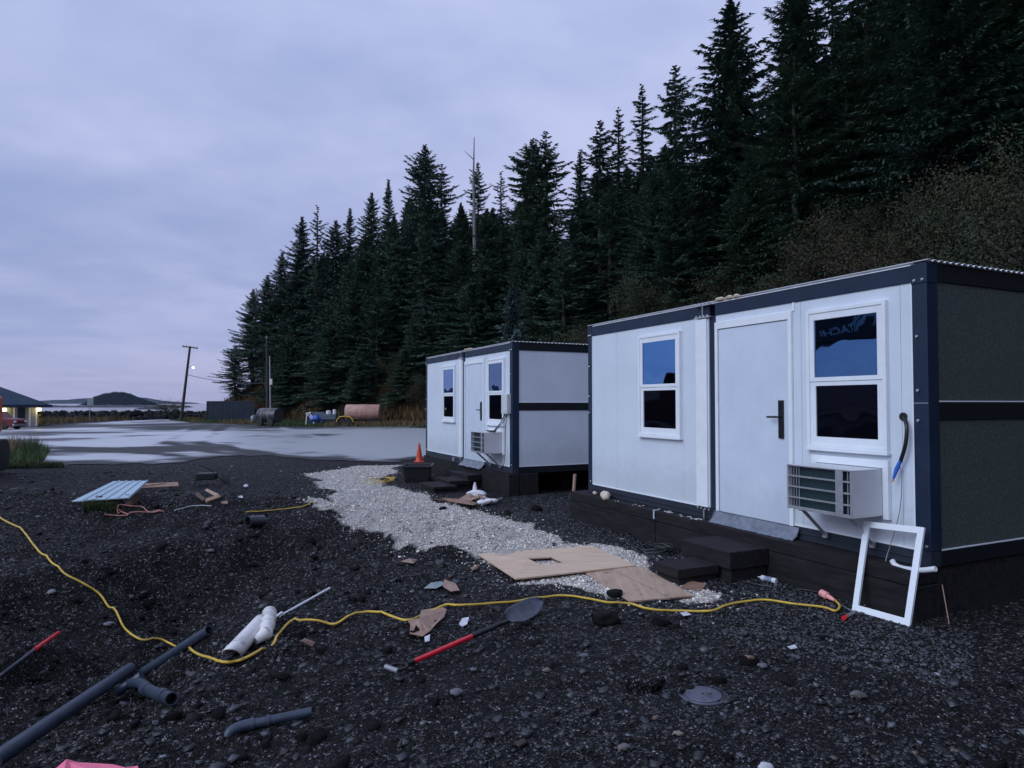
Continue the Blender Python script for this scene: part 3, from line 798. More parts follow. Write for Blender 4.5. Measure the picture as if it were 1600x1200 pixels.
# breakwater
n = 900
x = rng.uniform(-80, -44, n); k = rng.uniform(-1, 1, n); y = 110 + k * 5 + (x + 60) * .08
z = -1.65 + 1.75 * np.cos(k * 1.35) + rng.normal(0, .10, n)
size = rng.uniform(.35, .75, n)
tag(rocks('rock_breakwater', np.stack([x, y, z], -1), size, M['boulder'], np.clip(rng.lognormal(-.1, .5, n), .3, 2.2)[:, None] * np.ones(3), flat=.9, seed=7), 'breakwater of black rocks between the road and the sea', 'breakwater', kind='stuff')
x = rng.uniform(-44, -32, 160); tag(rocks('rock_breakwater', np.stack([x, 112 + rng.normal(0, 2, 160), rng.uniform(-1.5, -.5, 160)], -1), rng.uniform(.3, .7, 160), M['boulder'], np.ones((160, 3)) * .8, seed=8), 'low end of the black rock breakwater behind the shipping container', 'breakwater', kind='stuff')

# ---- hillside
hx = np.arange(-46, 110, 1.1); hy = np.arange(-30, 175, 1.1)
HX, HY = np.meshgrid(hx, hy); HZ, HDist = hill_h(HX, HY)
ih = np.arange(HX.size).reshape(HX.shape)
Fh = np.stack([ih[:-1, :-1], ih[:-1, 1:], ih[1:, 1:], ih[1:, :-1]], -1).reshape(-1, 4)
kp = (HDist.ravel()[Fh] > -.6).all(1); Fh = Fh[kp]
us = np.unique(Fh); rm = -np.ones(HX.size, int); rm[us] = np.arange(len(us))
M['hillside'] = mat('forest_floor', (.030, .026, .018), (.016, .018, .012), rough=.9, scale=.8, bump=.15, bscale=2)
tag(np_mesh('hillside', np.stack([HX, HY, HZ], -1).reshape(-1, 3)[us], rm[Fh], M['hillside'], smooth=True), kind='structure')

# ---- grasses
def blades(name, x, y, z, h, wdt, m, seed=0, lean=.35, tint=None):
    rg = np.random.default_rng(seed); n = len(x)
    a = rg.uniform(0, 6.28, n); l = rg.uniform(0, lean, n) * h; b = rg.uniform(0, 6.28, n)
    dx, dy = np.cos(a) * wdt, np.sin(a) * wdt
    base = np.stack([x, y, z], -1)
    v0 = base - np.stack([dx, dy, dx * 0], -1); v1 = base + np.stack([dx, dy, dx * 0], -1)
    tip = base + np.stack([np.cos(b) * l, np.sin(b) * l, h], -1)
    V = np.stack([v0, v1, tip], 1).reshape(-1, 3); F_ = np.arange(3 * n).reshape(n, 3)
    t_ = (np.clip(rg.normal(1, .3, n), .3, 1.9)[:, None] * np.ones(3)) if tint is None else tint
    return np_mesh(name, V, F_, m, tint=np.repeat(t_, 3, axis=0))
M['grass_tan'] = mat('dead_tan_grass', (.185, .125, .058), (.115, .08, .04), rough=.8, scale=.6, tint=True)
M['grass_green'] = mat('green_grass', (.055, .075, .026), (.035, .055, .02), rough=.8, scale=.7, tint=True)
def scatter_poly(pix, n, seed):
    rg = np.random.default_rng(seed); poly = [G(a, b) for a, b in pix]
    xs_ = [p.x for p in poly]; ys_ = [p.y for p in poly]
    x = rg.uniform(min(xs_), max(xs_), n * 3); y = rg.uniform(min(ys_), max(ys_), n * 3)
    k = pip(x, y, poly); return x[k][:n], y[k][:n]
x, y = scatter_poly([(-60, 668), (60, 664), (170, 658), (270, 653.5), (300, 652), (310, 648), (250, 650), (150, 651), (60, 654), (-60, 656)], 26000, 1)
h_ = .25 + .75 * np.clip(fbm(x * .3, y * .3, 7, 3) + .45, 0, 1)
tt = np.where((fbm(x * .2, y * .2, 17, 3) > .05)[:, None], np.array([[.45, .62, .5]]), np.array([[1.1, 1.0, .9]])) * rng.uniform(.5, 1.4, (len(x), 1))
tag(blades('shore_grass', x, y, ground_h(x, y), h_, .045, M['grass_tan'], 2, tint=tt), 'brown and tan grass between the road edge and the breakwater', 'grass', kind='stuff')
x, y = scatter_poly([(270, 657), (300, 661), (380, 664), (430, 667), (560, 667.5), (670, 668), (670, 660), (560, 659), (430, 656), (300, 652)], 34000, 3)
gr = fbm(x * .15, y * .15, 19, 2) + (x < -16) * .35 > .08
tt = np.where(gr[:, None], np.array([[.32, .75, .50]]), np.array([[.9, .85, .8]])) * rng.uniform(.5, 1.4, (len(x), 1))
tag(blades('verge_grass', x, y, ground_h(x, y), np.where(gr, .22, .45) * rng.uniform(.5, 1.3, len(x)), .04, M['grass_tan'], 4, tint=tt), 'green and straw coloured grass verge at the foot of the wooded hill', 'grass', kind='stuff')
# tan grass and bracken on the bank
def bank_points(n, d0, d1, xr, yr, seed):
    rg = np.random.default_rng(seed); x = rg.uniform(*xr, n * 4); y = rg.uniform(*yr, n * 4)
    z, d = hill_h(x, y); k = (d > d0) & (d < d1)
    return x[k][:n], y[k][:n], z[k][:n], d[k][:n]
x, y, z, d = bank_points(60000, .2, 7.0, (-47, 2), (47, 118), 5)
tt = np.where((fbm(x * .25, y * .25, 23, 3) > .12)[:, None], np.array([[.35, .55, .45]]), np.array([[1.0, .82, .62]])) * rng.uniform(.35, 1.3, (len(x), 1))
tag(blades('bank_grass', x, y, z - .1, rng.uniform(.5, 1.25, len(x)), .07, M['grass_tan'], 6, lean=.7, tint=tt), 'rank tan grass and bracken on the bank below the trees', 'grass', kind='stuff')

# ---- spruces
M['needles'] = mat('dark_spruce_needles', (.082, .130, .088), (.050, .088, .062), rough=.65, scale=.5, tint=True)
M['needles_blue'] = mat('blue_green_spruce_needles', (.075, .120, .115), (.050, .088, .082), rough=.75, scale=.6, tint=True)
M['bark'] = mat('spruce_bark', (.060, .052, .045), (.030, .026, .023), rough=.9, scale=2, stretch=(3, 3, .5))
M['deadwood'] = mat('silver_dead_wood', (.20, .19, .19), (.12, .11, .11), rough=.85, scale=2, stretch=(3, 3, .3))
def spruce(seed, H=25., Rm=4.2, z0=.06, nb=230, power=.85, gap=.0, droop=.32, top_sparse=1.0, tw=1.0):
    rg = np.random.default_rng(seed); V = []; T = []
    lump = rg.uniform(.72, 1.2, 12)
    for i in range(nb):
        s = z0 + (1 - z0) * ((i + rg.uniform(0, 1)) / nb) ** .86
        az = i * 2.39996 + rg.normal(0, .35)
        if gap and rg.uniform() < gap * (1.2 - s * .6): continue
        L = Rm * ((1 - s) ** power + .02) * rg.uniform(.68, 1.12) * lump[int(s * 11)] * (.9 + .22 * math.sin(az * 2 + seed))
        if s < z0 + .12: L *= rg.uniform(.55, 1.0)
        L = max(L * min(1.0, .25 + (1 - s) * 9) * (1.12 if rg.uniform() < .45 else rg.uniform(.45, .95)), .12)
        L *= 1 + .22 * math.sin(s * 17 + az * 1.5 + seed) * (1 - s)
        e0 = .55 * s ** 2 + rg.normal(0, .07) - .05
        dr = droop * (1.15 - s)
        nt_ = int(max(7, 18 * L / 2.4 * tw)); nt_ = min(nt_, 54)
        t = np.linspace(.10, 1.0, nt_) + rg.uniform(-.02, .02, nt_)
        rad = L * t; zz = H * s + L * (np.sin(e0) * t - dr * t ** 1.6 + .18 * t ** 4)
        d = np.array([math.cos(az), math.sin(az)]); pr = np.array([-d[1], d[0]])
        c = np.stack([d[0] * rad, d[1] * rad, zz], -1)
        # bough spine as a thin strip
        for sgn in (-1, 1, 0):
            ang = sgn * rg.uniform(.65, 1.15, nt_)
            ll = (.30 * L * (1.08 - t) + min(.26, .10 + L * .22)) * rg.uniform(.6, 1.15, nt_)
            if sgn == 0:
                ll = np.full(nt_, L / nt_ * 2.4 + .16)
            ll = np.minimum(ll, .95 * rg.uniform(.7, 1.0, nt_))
            dirx = np.cos(ang)[:, None] * d + np.sin(ang)[:, None] * pr
            dz = -ll * rg.uniform(.05, .55, nt_) if sgn else -ll * rg.uniform(.0, .35, nt_)
            for rep in range(2):
                an = rg.uniform(-.35, .35, nt_) if rep else np.zeros(nt_)
                ca, sa = np.cos(an)[:, None], np.sin(an)[:, None]
                dd = np.stack([dirx[:, 0] * ca[:, 0] - dirx[:, 1] * sa[:, 0], dirx[:, 0] * sa[:, 0] + dirx[:, 1] * ca[:, 0]], -1)
                l2 = ll * (rg.uniform(.45, .8, nt_) if rep else 1.0)
                tip = c + np.concatenate([dd * l2[:, None], (dz * (1.5 if rep else 1))[:, None]], -1)
                wv = np.stack([-dd[:, 1], dd[:, 0], rg.uniform(-.8, .8, nt_)], -1) * (rg.uniform(.04, .09, nt_) * (.75 + .25 * min(1, L / 2)))[:, None]
                mid = c * .55 + tip * .45 + np.array([0, 0, .03])
                tri = np.stack([c, mid - wv, tip, mid + wv], 1)
                V.append(tri)
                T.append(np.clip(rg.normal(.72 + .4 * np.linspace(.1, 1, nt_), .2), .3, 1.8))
    V = np.concatenate(V); T = np.concatenate(T)
    F_ = np.arange(V.shape[0] * 4).reshape(-1, 4)
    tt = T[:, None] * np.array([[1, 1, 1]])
    return V.reshape(-1, 3), F_, np.repeat(tt, 4, axis=0)
def trunk_mesh(name, H, r0, m, limbs=0, seed=0, bare=.0):
    rg = random.Random(seed); b = MB()
    n = 9; pts = [(rg.uniform(-.05, .05) * i / n, rg.uniform(-.05, .05) * i / n, H * i / n) for i in range(n + 1)]
    b.tube(pts, r0, 7, radii=[r0 * (1 - i / n) ** .9 + .02 for i in range(n + 1)])
    for k in range(limbs):
        s = rg.uniform(.25, .97); a = rg.uniform(0, 6.28); L = rg.uniform(.5, 1.7) * (1.1 - s * .6)
        p = Vector((0, 0, H * s)); q = p + Vector((math.cos(a) * L, math.sin(a) * L, rg.uniform(-.3, .35) * L))
        b.tube([p, (p + q) / 2 + Vector((0, 0, .05)), q], .03, 4, radii=[.04, .025, .008])
    o = b.build(name, m, smooth=True)
    return o
PROTO = {}
specs = {'full': dict(seed=1, Rm=5.6, nb=430, droop=.36, power=.78), 'full2': dict(seed=2, Rm=6.2, nb=430, droop=.42, power=.68), 'narrow': dict(seed=3, Rm=4.2, nb=350, droop=.32, gap=.08, power=.8),
         'ragged': dict(seed=4, Rm=5.4, nb=240, gap=.38, droop=.40, power=.62), 'thin': dict(seed=5, Rm=3.4, nb=170, gap=.25, droop=.45, tw=.8, power=.75), 'bare_base': dict(seed=6, Rm=6.4, nb=280, z0=.24, power=.55, droop=.38),
         'young': dict(seed=8, H=10., Rm=2.3, nb=190, droop=.12, tw=1.3)}
for k, sp in specs.items():
    V, F_, T = spruce(**sp)
    H = sp.get('H', 25.)
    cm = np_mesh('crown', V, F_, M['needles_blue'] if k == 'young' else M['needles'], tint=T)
    tr = trunk_mesh('trunk', H * .985, .34 if H > 15 else .12, M['bark'], limbs=26, seed=sp['seed'])
    PROTO[k] = (tr, cm, H)
# a crown whose leader is broken into a flat irregular head
def head_crown(seed):
    V1, F1, T1 = spruce(seed, H=21., Rm=5.6, nb=270, power=.50, gap=.12, droop=.40)
    return np_mesh('crown', V1, F1, M['needles'], tint=T1)
PROTO['broad_top'] = (trunk_mesh('trunk', 20.6, .36, M['bark'], 20, 9), head_crown(12), 21.)
_first = {k: True for k in PROTO}
def place_tree(kind, loc, height, rz, label, group=None, wide=1.0, name='spruce_tree'):
    tr, cm, H = PROTO[kind]
    root = empty(name, loc, rz, label, 'tree', group)
    s = height / H
    root.scale = (s * wide, s * wide, s)
    if _first[kind]:
        _first[kind] = False; a, b = tr, cm
    else:
        a, b = tr.copy(), cm.copy(); COL.objects.link(a); COL.objects.link(b)
    a.parent = root; b.parent = root
    return root
def tree_at(kind, px, py, Y, label, group=None, wide=1.0, hmax=32, rz=None):
    top = P(px, py, Y)
    z, d = hill_h(np.array([top.x]), np.array([top.y])); z = float(z[0]) if d[0] > 0 else gz(top.x, top.y)
    return place_tree(kind, (top.x, top.y, z - .3), top.z - z + .3, rz if rz is not None else random.uniform(0, 6.28), label, group, wide * min(1.25, max(.8, 26 / (top.z - z))))
SKY = [('bare_base', 368, 540, 99, 'low leaning spruce at the seaward end of the wood, its boughs over the container', 1.3),
       ('bare_base', 396, 452, 100, 'bare-stemmed spruce near the seaward end of the wood, sky showing between lower trunks', 1.05),
       ('bare_base', 418, 430, 97, 'shorter spruce with bare lower trunk just right of the wood\'s seaward edge', 1.0),
       ('full', 441, 395, 96, 'spruce on the falling left shoulder of the wood, third up from its seaward end', 1.0),
       ('full', 472, 339, 94, 'dense pointed spruce on the skyline above the utility pole', 1.0),
       ('thin', 496, 320, 90, 'thin spire-topped spruce rising beside the dense pointed one on the left skyline', 1.0),
       ('full2', 525, 345, 90, 'broad dark spruce in the dip right of the thin left spire', .9),
       ('narrow', 547, 326, 92, 'pale-tipped spruce just left of the two skyline spires in the middle of the left slope', 1.0),
       ('full', 581, 302, 88, 'feathery-topped spruce immediately left of the isolated small spire', .9),
       ('narrow', 607, 281, 84, 'small isolated spire with a clear gap of sky each side of its tip', .9),
       ('full2', 664, 227, 82, 'tallest spruce left of the dead spar, with a slim mast-like tip', 1.0),
       ('ragged', 690, 256, 84, 'ragged second top leaning against the tallest spruce left of the dead spar', .9),
       ('ragged', 747, 254, 84, 'ragged spruce standing directly behind the dead spar', .85),
       ('thin', 783, 267, 78, 'slim light spruce between the dead spar and the twin-topped spruce', 1.0),
       ('broad_top', 832, 218, 74, 'flat-headed left half of the twin-topped spruce in mid skyline', 1.0),
       ('ragged', 853, 205, 76, 'crooked right half of the twin-topped spruce, boughs hanging out to the right', 1.05),
       ('narrow', 906, 238, 64, 'spruce leaning slightly left of the tall one over the far cabin\'s right end', 1.0),
       ('ragged', 937, 188, 62, 'tall spiky spruce right of the wide V of sky in mid skyline', 1.05),
       ('thin', 966, 168, 66, 'thin see-through spruce behind the tall spiky one, pink sky showing through', 1.1),
       ('thin', 1003, 131, 60, 'lacy spruce with a drooping tip left of the slim pointed one above the near cabin', 1.1),
       ('ragged', 1054, 102, 58, 'slim pointed spruce with short stiff top boughs above the near cabin\'s left window', 1.0),
       ('thin', 1085, 190, 60, 'sparse lower spruce with pink sky showing through, left of the great spruce', 1.0),
       ('full', 1141, -2, 52, 'great symmetrical spruce whose tip just touches the top of the picture', 1.15),
       ('ragged', 1180, 180, 54, 'short gap-filling spruce just right of the great symmetrical one', 1.0),
       ('full2', 1244, -40, 46, 'large dark spruce cut off by the picture top, next right after the great one', 1.0),
       ('ragged', 1300, -30, 52, 'ragged spruce with holes of sky in its crown, right of the first cut-off one', 1.0),
       ('ragged', 1350, -90, 50, 'see-through spruce at the top of the picture above the near cabin\'s right window', 1.0),
       ('full', 1420, -160, 42, 'very dark spruce at the top of the picture, left of the right-hand corner pair', 1.0),
       ('full2', 1500, -200, 38, 'very dark broad spruce in the upper right, second from the picture edge', 1.0),
       ('full', 1590, -260, 36, 'rightmost great spruce at the upper right corner of the picture', 1.0)]
for k, px, py, Y, lab, wd in SKY:
    tree_at(k, px, py, Y, lab, wide=wd)
for k, px, py, Y, lab, wd in [('full2', 738, 432, 66, 'broad green spruce whose top hides the foot of the dead spar', 1.2), ('full2', 664, 470, 71, 'full-skirted spruce in the front rank just above the far cabin\'s left corner', 1.2),
        ('full', 590, 440, 77, 'pale-stemmed spruce standing out in the left middle of the wood', 1.3), ('full2', 520, 500, 76, 'bushy front-rank spruce behind the white trestle', 1.4), ('full2', 455, 520, 86, 'bushy front-rank spruce right of the upright utility pole', 1.4),
        ('full', 560, 545, 72, 'low bushy spruce directly behind the rusty tank', 1.5), ('full2', 632, 540, 69, 'low bushy spruce between the rusty tank and the far cabin', 1.5), ('full2', 880, 440, 54, 'front-rank spruce above the right end of the far cabin roof', 1.3)]:
    tree_at(k, px, py, Y, lab, wide=wd)
# dead spar
p = P(741, 214, 74); z, d = hill_h(np.array([p.x]), np.array([p.y]))
ds = empty('dead_spruce', (p.x, p.y, float(z[0])), 0, 'bare silver-grey dead spar standing above the living spruces', 'tree')
Hs = p.z - float(z[0]); b = MB()
b.tube([(0, 0, 0), (.05, 0, Hs * .5), (-.08, 0, Hs * .8), (0, 0, Hs)], .3, 8, radii=[.24, .19, .12, .04])
b.build('trunk', M['deadwood'], ds, smooth=True)
for (zz, dx, dz) in ((Hs - 2.6, -1.2, 1.1), (Hs - 4.4, .7, .3), (Hs - 6, -.6, .1), (Hs - 8, .8, .1)):
    b = MB(); b.tube([(0, 0, zz), (dx * .5, 0, zz + dz * .55), (dx, .1, zz + dz)], .05, 5, radii=[.07, .04, .015]); b.build('branch', M['deadwood'], ds)
# young bright spruce behind far cabin
tree_at('young', 801, 448, 36, 'young blue-green spruce standing behind the far cabin roof', wide=.95)
# fill
sky_px = [-400, 350, 360, 395, 441, 472, 525, 607, 640, 664, 700, 746, 783, 835, 880, 906, 937, 966, 1002, 1054, 1095, 1140, 1180, 1210, 1244, 1290, 1600, 3000]
sky_py = [640, 640, 580, 500, 430, 372, 372, 330, 300, 280, 310, 310, 320, 290, 370, 300, 260, 250, 240, 210, 280, 160, 230, 160, 60, 60, -300, -300]
rt = random.Random(21); placed = []
cnt = 0; tries = 0
groups = [(600, 'dark spruce in the mass of the wood left of the far cabin', 'spruces of the wood left of the far cabin'),
          (1000, 'dark spruce in the mass of the wood behind the far cabin', 'spruces of the wood behind the far cabin'),
          (9999, 'dark spruce in the mass of the wood above the near cabin', 'spruces of the wood above the near cabin')]
while cnt < 215 and tries < 16000:
    tries += 1
    X = rt.uniform(-42, 75); Y = rt.uniform(-18, 125)
    z, d = hill_h(np.array([X]), np.array([Y])); z = float(z[0]); d = float(d[0])
    dmin = 2.2 if Y > 48 else (6 if Y > 38 else (11 if Y > 32 else (20 if Y > 4 else 3)))
    if d < dmin or d > 55: continue
    if any((X - a) ** 2 + (Y - b_) ** 2 < (3.3 if Y > 40 else 4.2) ** 2 for a, b_ in placed): continue
    vis = Y > 4
    px = 800 + X / max(Y, .1) * FPX
    if Y > 4 and (px < 425 or px > 2100): continue
    if Y <= 4 and (d > 22 or X < 2): continue
    h = rt.uniform(13, 27) if d > 8 else rt.uniform(8, 17)
    if vis:
        lim = np.interp(px, sky_px, sky_py) + rt.uniform(0, 36)
        hmax = (630 - lim) / FPX * Y + CAMZ - z
        if hmax < 6: continue
        h = min(h, hmax)
    placed.append((X, Y)); cnt += 1
    kind = rt.choice(['full', 'full2', 'full', 'narrow', 'ragged', 'full2'])
    gi = next(g_ for g_ in groups if px < g_[0] or g_[0] == 9999)
    if Y <= 4: gi = (0, 'dark spruce on the slope to the right of the near cabin', 'spruces on the slope to the right')
    lab_ = gi[1] if gi[0] == 0 else gi[1].replace('in the mass', 'in the front rank' if d < 12 else ('deep in the mass' if d > 30 else 'in the middle ranks'))
    place_tree(kind, (X, Y, z - .3), h, rt.uniform(0, 6.28), lab_, gi[2], wide=min(1.5, max(1.0, 22 / h)))

# ---- brush on the slope above the cabins
M['leaf_brown'] = mat('autumn_alder_leaves', (.038, .032, .011), (.018, .021, .008), rough=.75, scale=.35, tint=True)
_t = M['leaf_brown'].node_tree; _p = _t.nodes['Principled BSDF']; _l = _p.inputs['Base Color'].links[0].from_socket
_oi = N(_t, 'ShaderNodeObjectInfo'); _r = ramp(_t, [(0, (1.1, .85, .65)), (.3, (1.0, .95, .8)), (.5, (.70, 1.0, .8)), (.85, (.85, 1.2, .7)), (1, (1.5, 1.5, .7))]); _t.links.new(_oi.outputs['Random'], _r.inputs[0])
_t.links.new(mixc(_t, _l, _r.outputs[0], 1.0, 'MULTIPLY'), _p.inputs['Base Color'])
for _k in ('needles',):
    _t = M[_k].node_tree; _p = _t.nodes['Principled BSDF']; _l = _p.inputs['Base Color'].links[0].from_socket
    _oi = N(_t, 'ShaderNodeObjectInfo'); _r = ramp(_t, [(0, (.62, .72, .80)), (.4, (.95, 1.0, .92)), (.7, (1.05, 1.1, .9)), (1, (1.15, 1.25, 1.3))]); _t.links.new(_oi.outputs['Random'], _r.inputs[0])
    _t.links.new(mixc(_t, _l, _r.outputs[0], 1.0, 'MULTIPLY'), _p.inputs['Base Color'])
M['twig'] = mat('grey_twigs', (.075, .066, .060), (.035, .03, .028), rough=.85, scale=3)
def shrub(seed, Rr=2.0, H=3.6, nl=6500, ls=.062):
    rg = np.random.default_rng(seed); V = []; T = []; F_ = []
    tips = []
    b = MB(); rr = random.Random(seed)
    for i in range(11):
        a = rr.uniform(0, 6.28); L = rr.uniform(.55, 1) ; hh = H * rr.uniform(.6, 1.02)
        q = Vector((math.cos(a) * Rr * L, math.sin(a) * Rr * L, hh)); mid = q * .5 + Vector((0, 0, hh * .18))
        b.tube([(0, 0, -.2), mid, q], .03, 4, radii=[.04, .025, .008])
        for k in range(6):
            t = rr.uniform(.35, 1); c = (Vector((0, 0, 0)).lerp(mid, t * 2) if t < .5 else mid.lerp(q, t * 2 - 1))
            e = c + Vector((rr.uniform(-.7, .7), rr.uniform(-.7, .7), rr.uniform(-.1, .7)))
            b.tube([c, e], .012, 3, radii=[.012, .004]); tips.append((c, e))
    cen = np.array([list(a_.lerp(b_, rr.uniform(.2, 1.1))) for a_, b_ in tips])
    k = rg.integers(0, len(cen), nl); p = cen[k] + rg.normal(0, .26, (nl, 3)); p[:, 2] = np.maximum(p[:, 2], .1)
    u = rg.normal(0, 1, (nl, 3)); u /= np.linalg.norm(u, axis=1)[:, None]; w_ = rg.normal(0, 1, (nl, 3)); w_ -= (w_ * u).sum(1)[:, None] * u; w_ /= np.linalg.norm(w_, axis=1)[:, None]
    s = rg.uniform(.5, 1.1, (nl, 1)) * ls
    V = np.stack([p - u * s, p - w_ * s * .55, p + u * s, p + w_ * s * .55], 1).reshape(-1, 3)
    T = np.clip(rg.normal(1, .35, nl), .3, 2.4)[:, None] * (1 + rg.normal(0, .10, (nl, 3)) * np.array([1, .7, .6]))
    lo = np_mesh('foliage', V, np.arange(nl * 4).reshape(nl, 4), M['leaf_brown'], tint=np.repeat(np.clip(T, .2, 3), 4, axis=0))
    so = b.build('stems', M['twig'])
    return so, lo
SH = [shrub(s_) for s_ in (1, 2, 3, 4)] + [shrub(9, 1.5, 2.2, 3500, .06)]
shfirst = [True] * 5
def place_shrub(i, loc, s, rz, label, group):
    root = empty('shrub', loc, rz, label, 'shrub', group); root.scale = (s, s, s * random.uniform(.85, 1.15))
    a, b = SH[i]
    if shfirst[i]: shfirst[i] = False
    else:
        a, b = a.copy(), b.copy(); COL.objects.link(a); COL.objects.link(b)
    a.parent = root; b.parent = root
rt = random.Random(33); pl = []; cnt = 0; tries = 0
while cnt < 225 and tries < 20000:
    tries += 1
    X = rt.uniform(0, 40); Y = rt.uniform(-6, 56)
    z, d = hill_h(np.array([X]), np.array([Y])); z = float(z[0]); d = float(d[0])
    dm = float(np.interp(Y, [-10, 12, 22, 30, 40, 56], [22, 24, 24, 17, 9, 3]))
    if d < -1.5 or d > dm: continue
    if d < .3: z = 0
    if any((X - a) ** 2 + (Y - b_) ** 2 < 1.75 ** 2 for a, b_ in pl): continue
    px = 800 + X / max(Y, .1) * FPX
    if Y > 3 and (px < 640 or px > 2200): continue
    if O1.y - 1 < Y < 22 and d < -.5: continue
    pl.append((X, Y)); cnt += 1
    zone = 'upper edge of the thicket' if d > dm - 4 else ('foot of the slope' if d < 4 else 'middle of the thicket')
    side = 'above the gap between the cabins' if px < 1000 else ('above the near cabin' if px < 1400 else 'towards the right edge')
    place_shrub(rt.randrange(4), (X, Y, z), rt.uniform(.75, 1.3), rt.uniform(0, 6.28), 'brown-leaved shrub at the ' + zone + ', ' + side, 'thicket on the slope above the cabins')
for i in range(30):
    X = rt.uniform(-41, -5); Y = 62 + (abs(X) - 5) * .95 + rt.uniform(1, 9)
    z, d = hill_h(np.array([X]), np.array([Y])); z = float(z[0]); d = float(d[0])
    if d < 1 or d > 7: continue
    place_shrub(rt.randrange(5), (X, Y, z), rt.uniform(.5, .95), rt.uniform(0, 6.28), 'low brown shrub on the tan bank under the left part of the wood', 'shrubs on the bank under the wood')
p = G(268, 657); place_shrub(4, p, 1.25, 1, 'round dark shrub at the foot of the leaning utility pole', None)
M['leaf_brown'].node_tree.nodes  # noqa

# ================================================================ CABINS
def box_part(name, m, parent, *dims, bevel=0.004):
    b = MB(); b.box(*dims); return b.build(name, m, parent, bevel=bevel)
def text_mesh(name, s, size, m, parent, depth=.004):
    c = bpy.data.curves.new(name, 'FONT'); c.body = s; c.size = size; c.extrude = depth; c.align_x = 'CENTER'; c.align_y = 'CENTER'; c.offset = size * .02
    o = bpy.data.objects.new(name, c); COL.objects.link(o)
    dg = bpy.context.evaluated_depsgraph_get(); me = bpy.data.meshes.new_from_object(o.evaluated_get(dg))
    bpy.data.objects.remove(o); me.materials.clear(); me.materials.append(m)
    n = bpy.data.objects.new(name, me); COL.objects.link(n); n.parent = parent
    return n
L = HL
def xt(t): return L - t
def window(root, x0, x1, z0, z1, far):
    """double-hung window; frame proud of the wall, upper coated pane, dark lower pane"""
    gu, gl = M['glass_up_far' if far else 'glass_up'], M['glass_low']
    b = MB(); y0, y1 = -.045, .0
    w_ = .035
    for q in ((x0, x0 + w_, z0, z1), (x1 - w_, x1, z0, z1), (x0 + w_, x1 - w_, z0, z0 + w_), (x0 + w_, x1 - w_, z1 - w_, z1)):
        b.box(q[0], q[1], y0, y1, q[2], q[3])
    f = b.build('window_frame', M['trim'], root, bevel=.003)
    i0, i1, j0, j1 = x0 + w_, x1 - w_, z0 + w_, z1 - w_
    zm = z0 + (z1 - z0) * .487
    # sashes
    def sash(a0, a1, c0, c1, yy, wl, wb, wt, gm, nm, lab):
        s = MB()
        s.box(a0, a0 + wl, yy, yy + .025, c0, c1); s.box(a1 - wl, a1, yy, yy + .025, c0, c1)
        s.box(a0 + wl, a1 - wl, yy, yy + .025, c0, c0 + wb); s.box(a0 + wl, a1 - wl, yy, yy + .025, c1 - wt, c1)
        s.build('sash', M['trim'], f, bevel=.002)
        g_ = MB(); g_.add([(a0 + wl, yy + .014, c0 + wb), (a1 - wl, yy + .014, c0 + wb), (a1 - wl, yy + .014, c1 - wt), (a0 + wl, yy + .014, c1 - wt)], [(0, 1, 2, 3)])
        g_.box(a0 + wl, a1 - wl, yy + .015, yy + .019, c0 + wb, c1 - wt)
        o = g_.build('pane', gm, f); o['label'] = lab
    sash(i0, i1, zm - .01, j1, -.036, .052, .040, .065, gu, 'up', 'upper blue-reflecting pane')
    sash(i0, i1, j0, zm - .012, -.028, .060, .075, .040, gl, 'low', 'lower black pane')
    s = MB(); s.box(x0 - .012, x1 + .012, -.062, -.001, z0 - .022, z0 - .001); s.build('window_sill', M['trim'], f, bevel=.003)
    return f
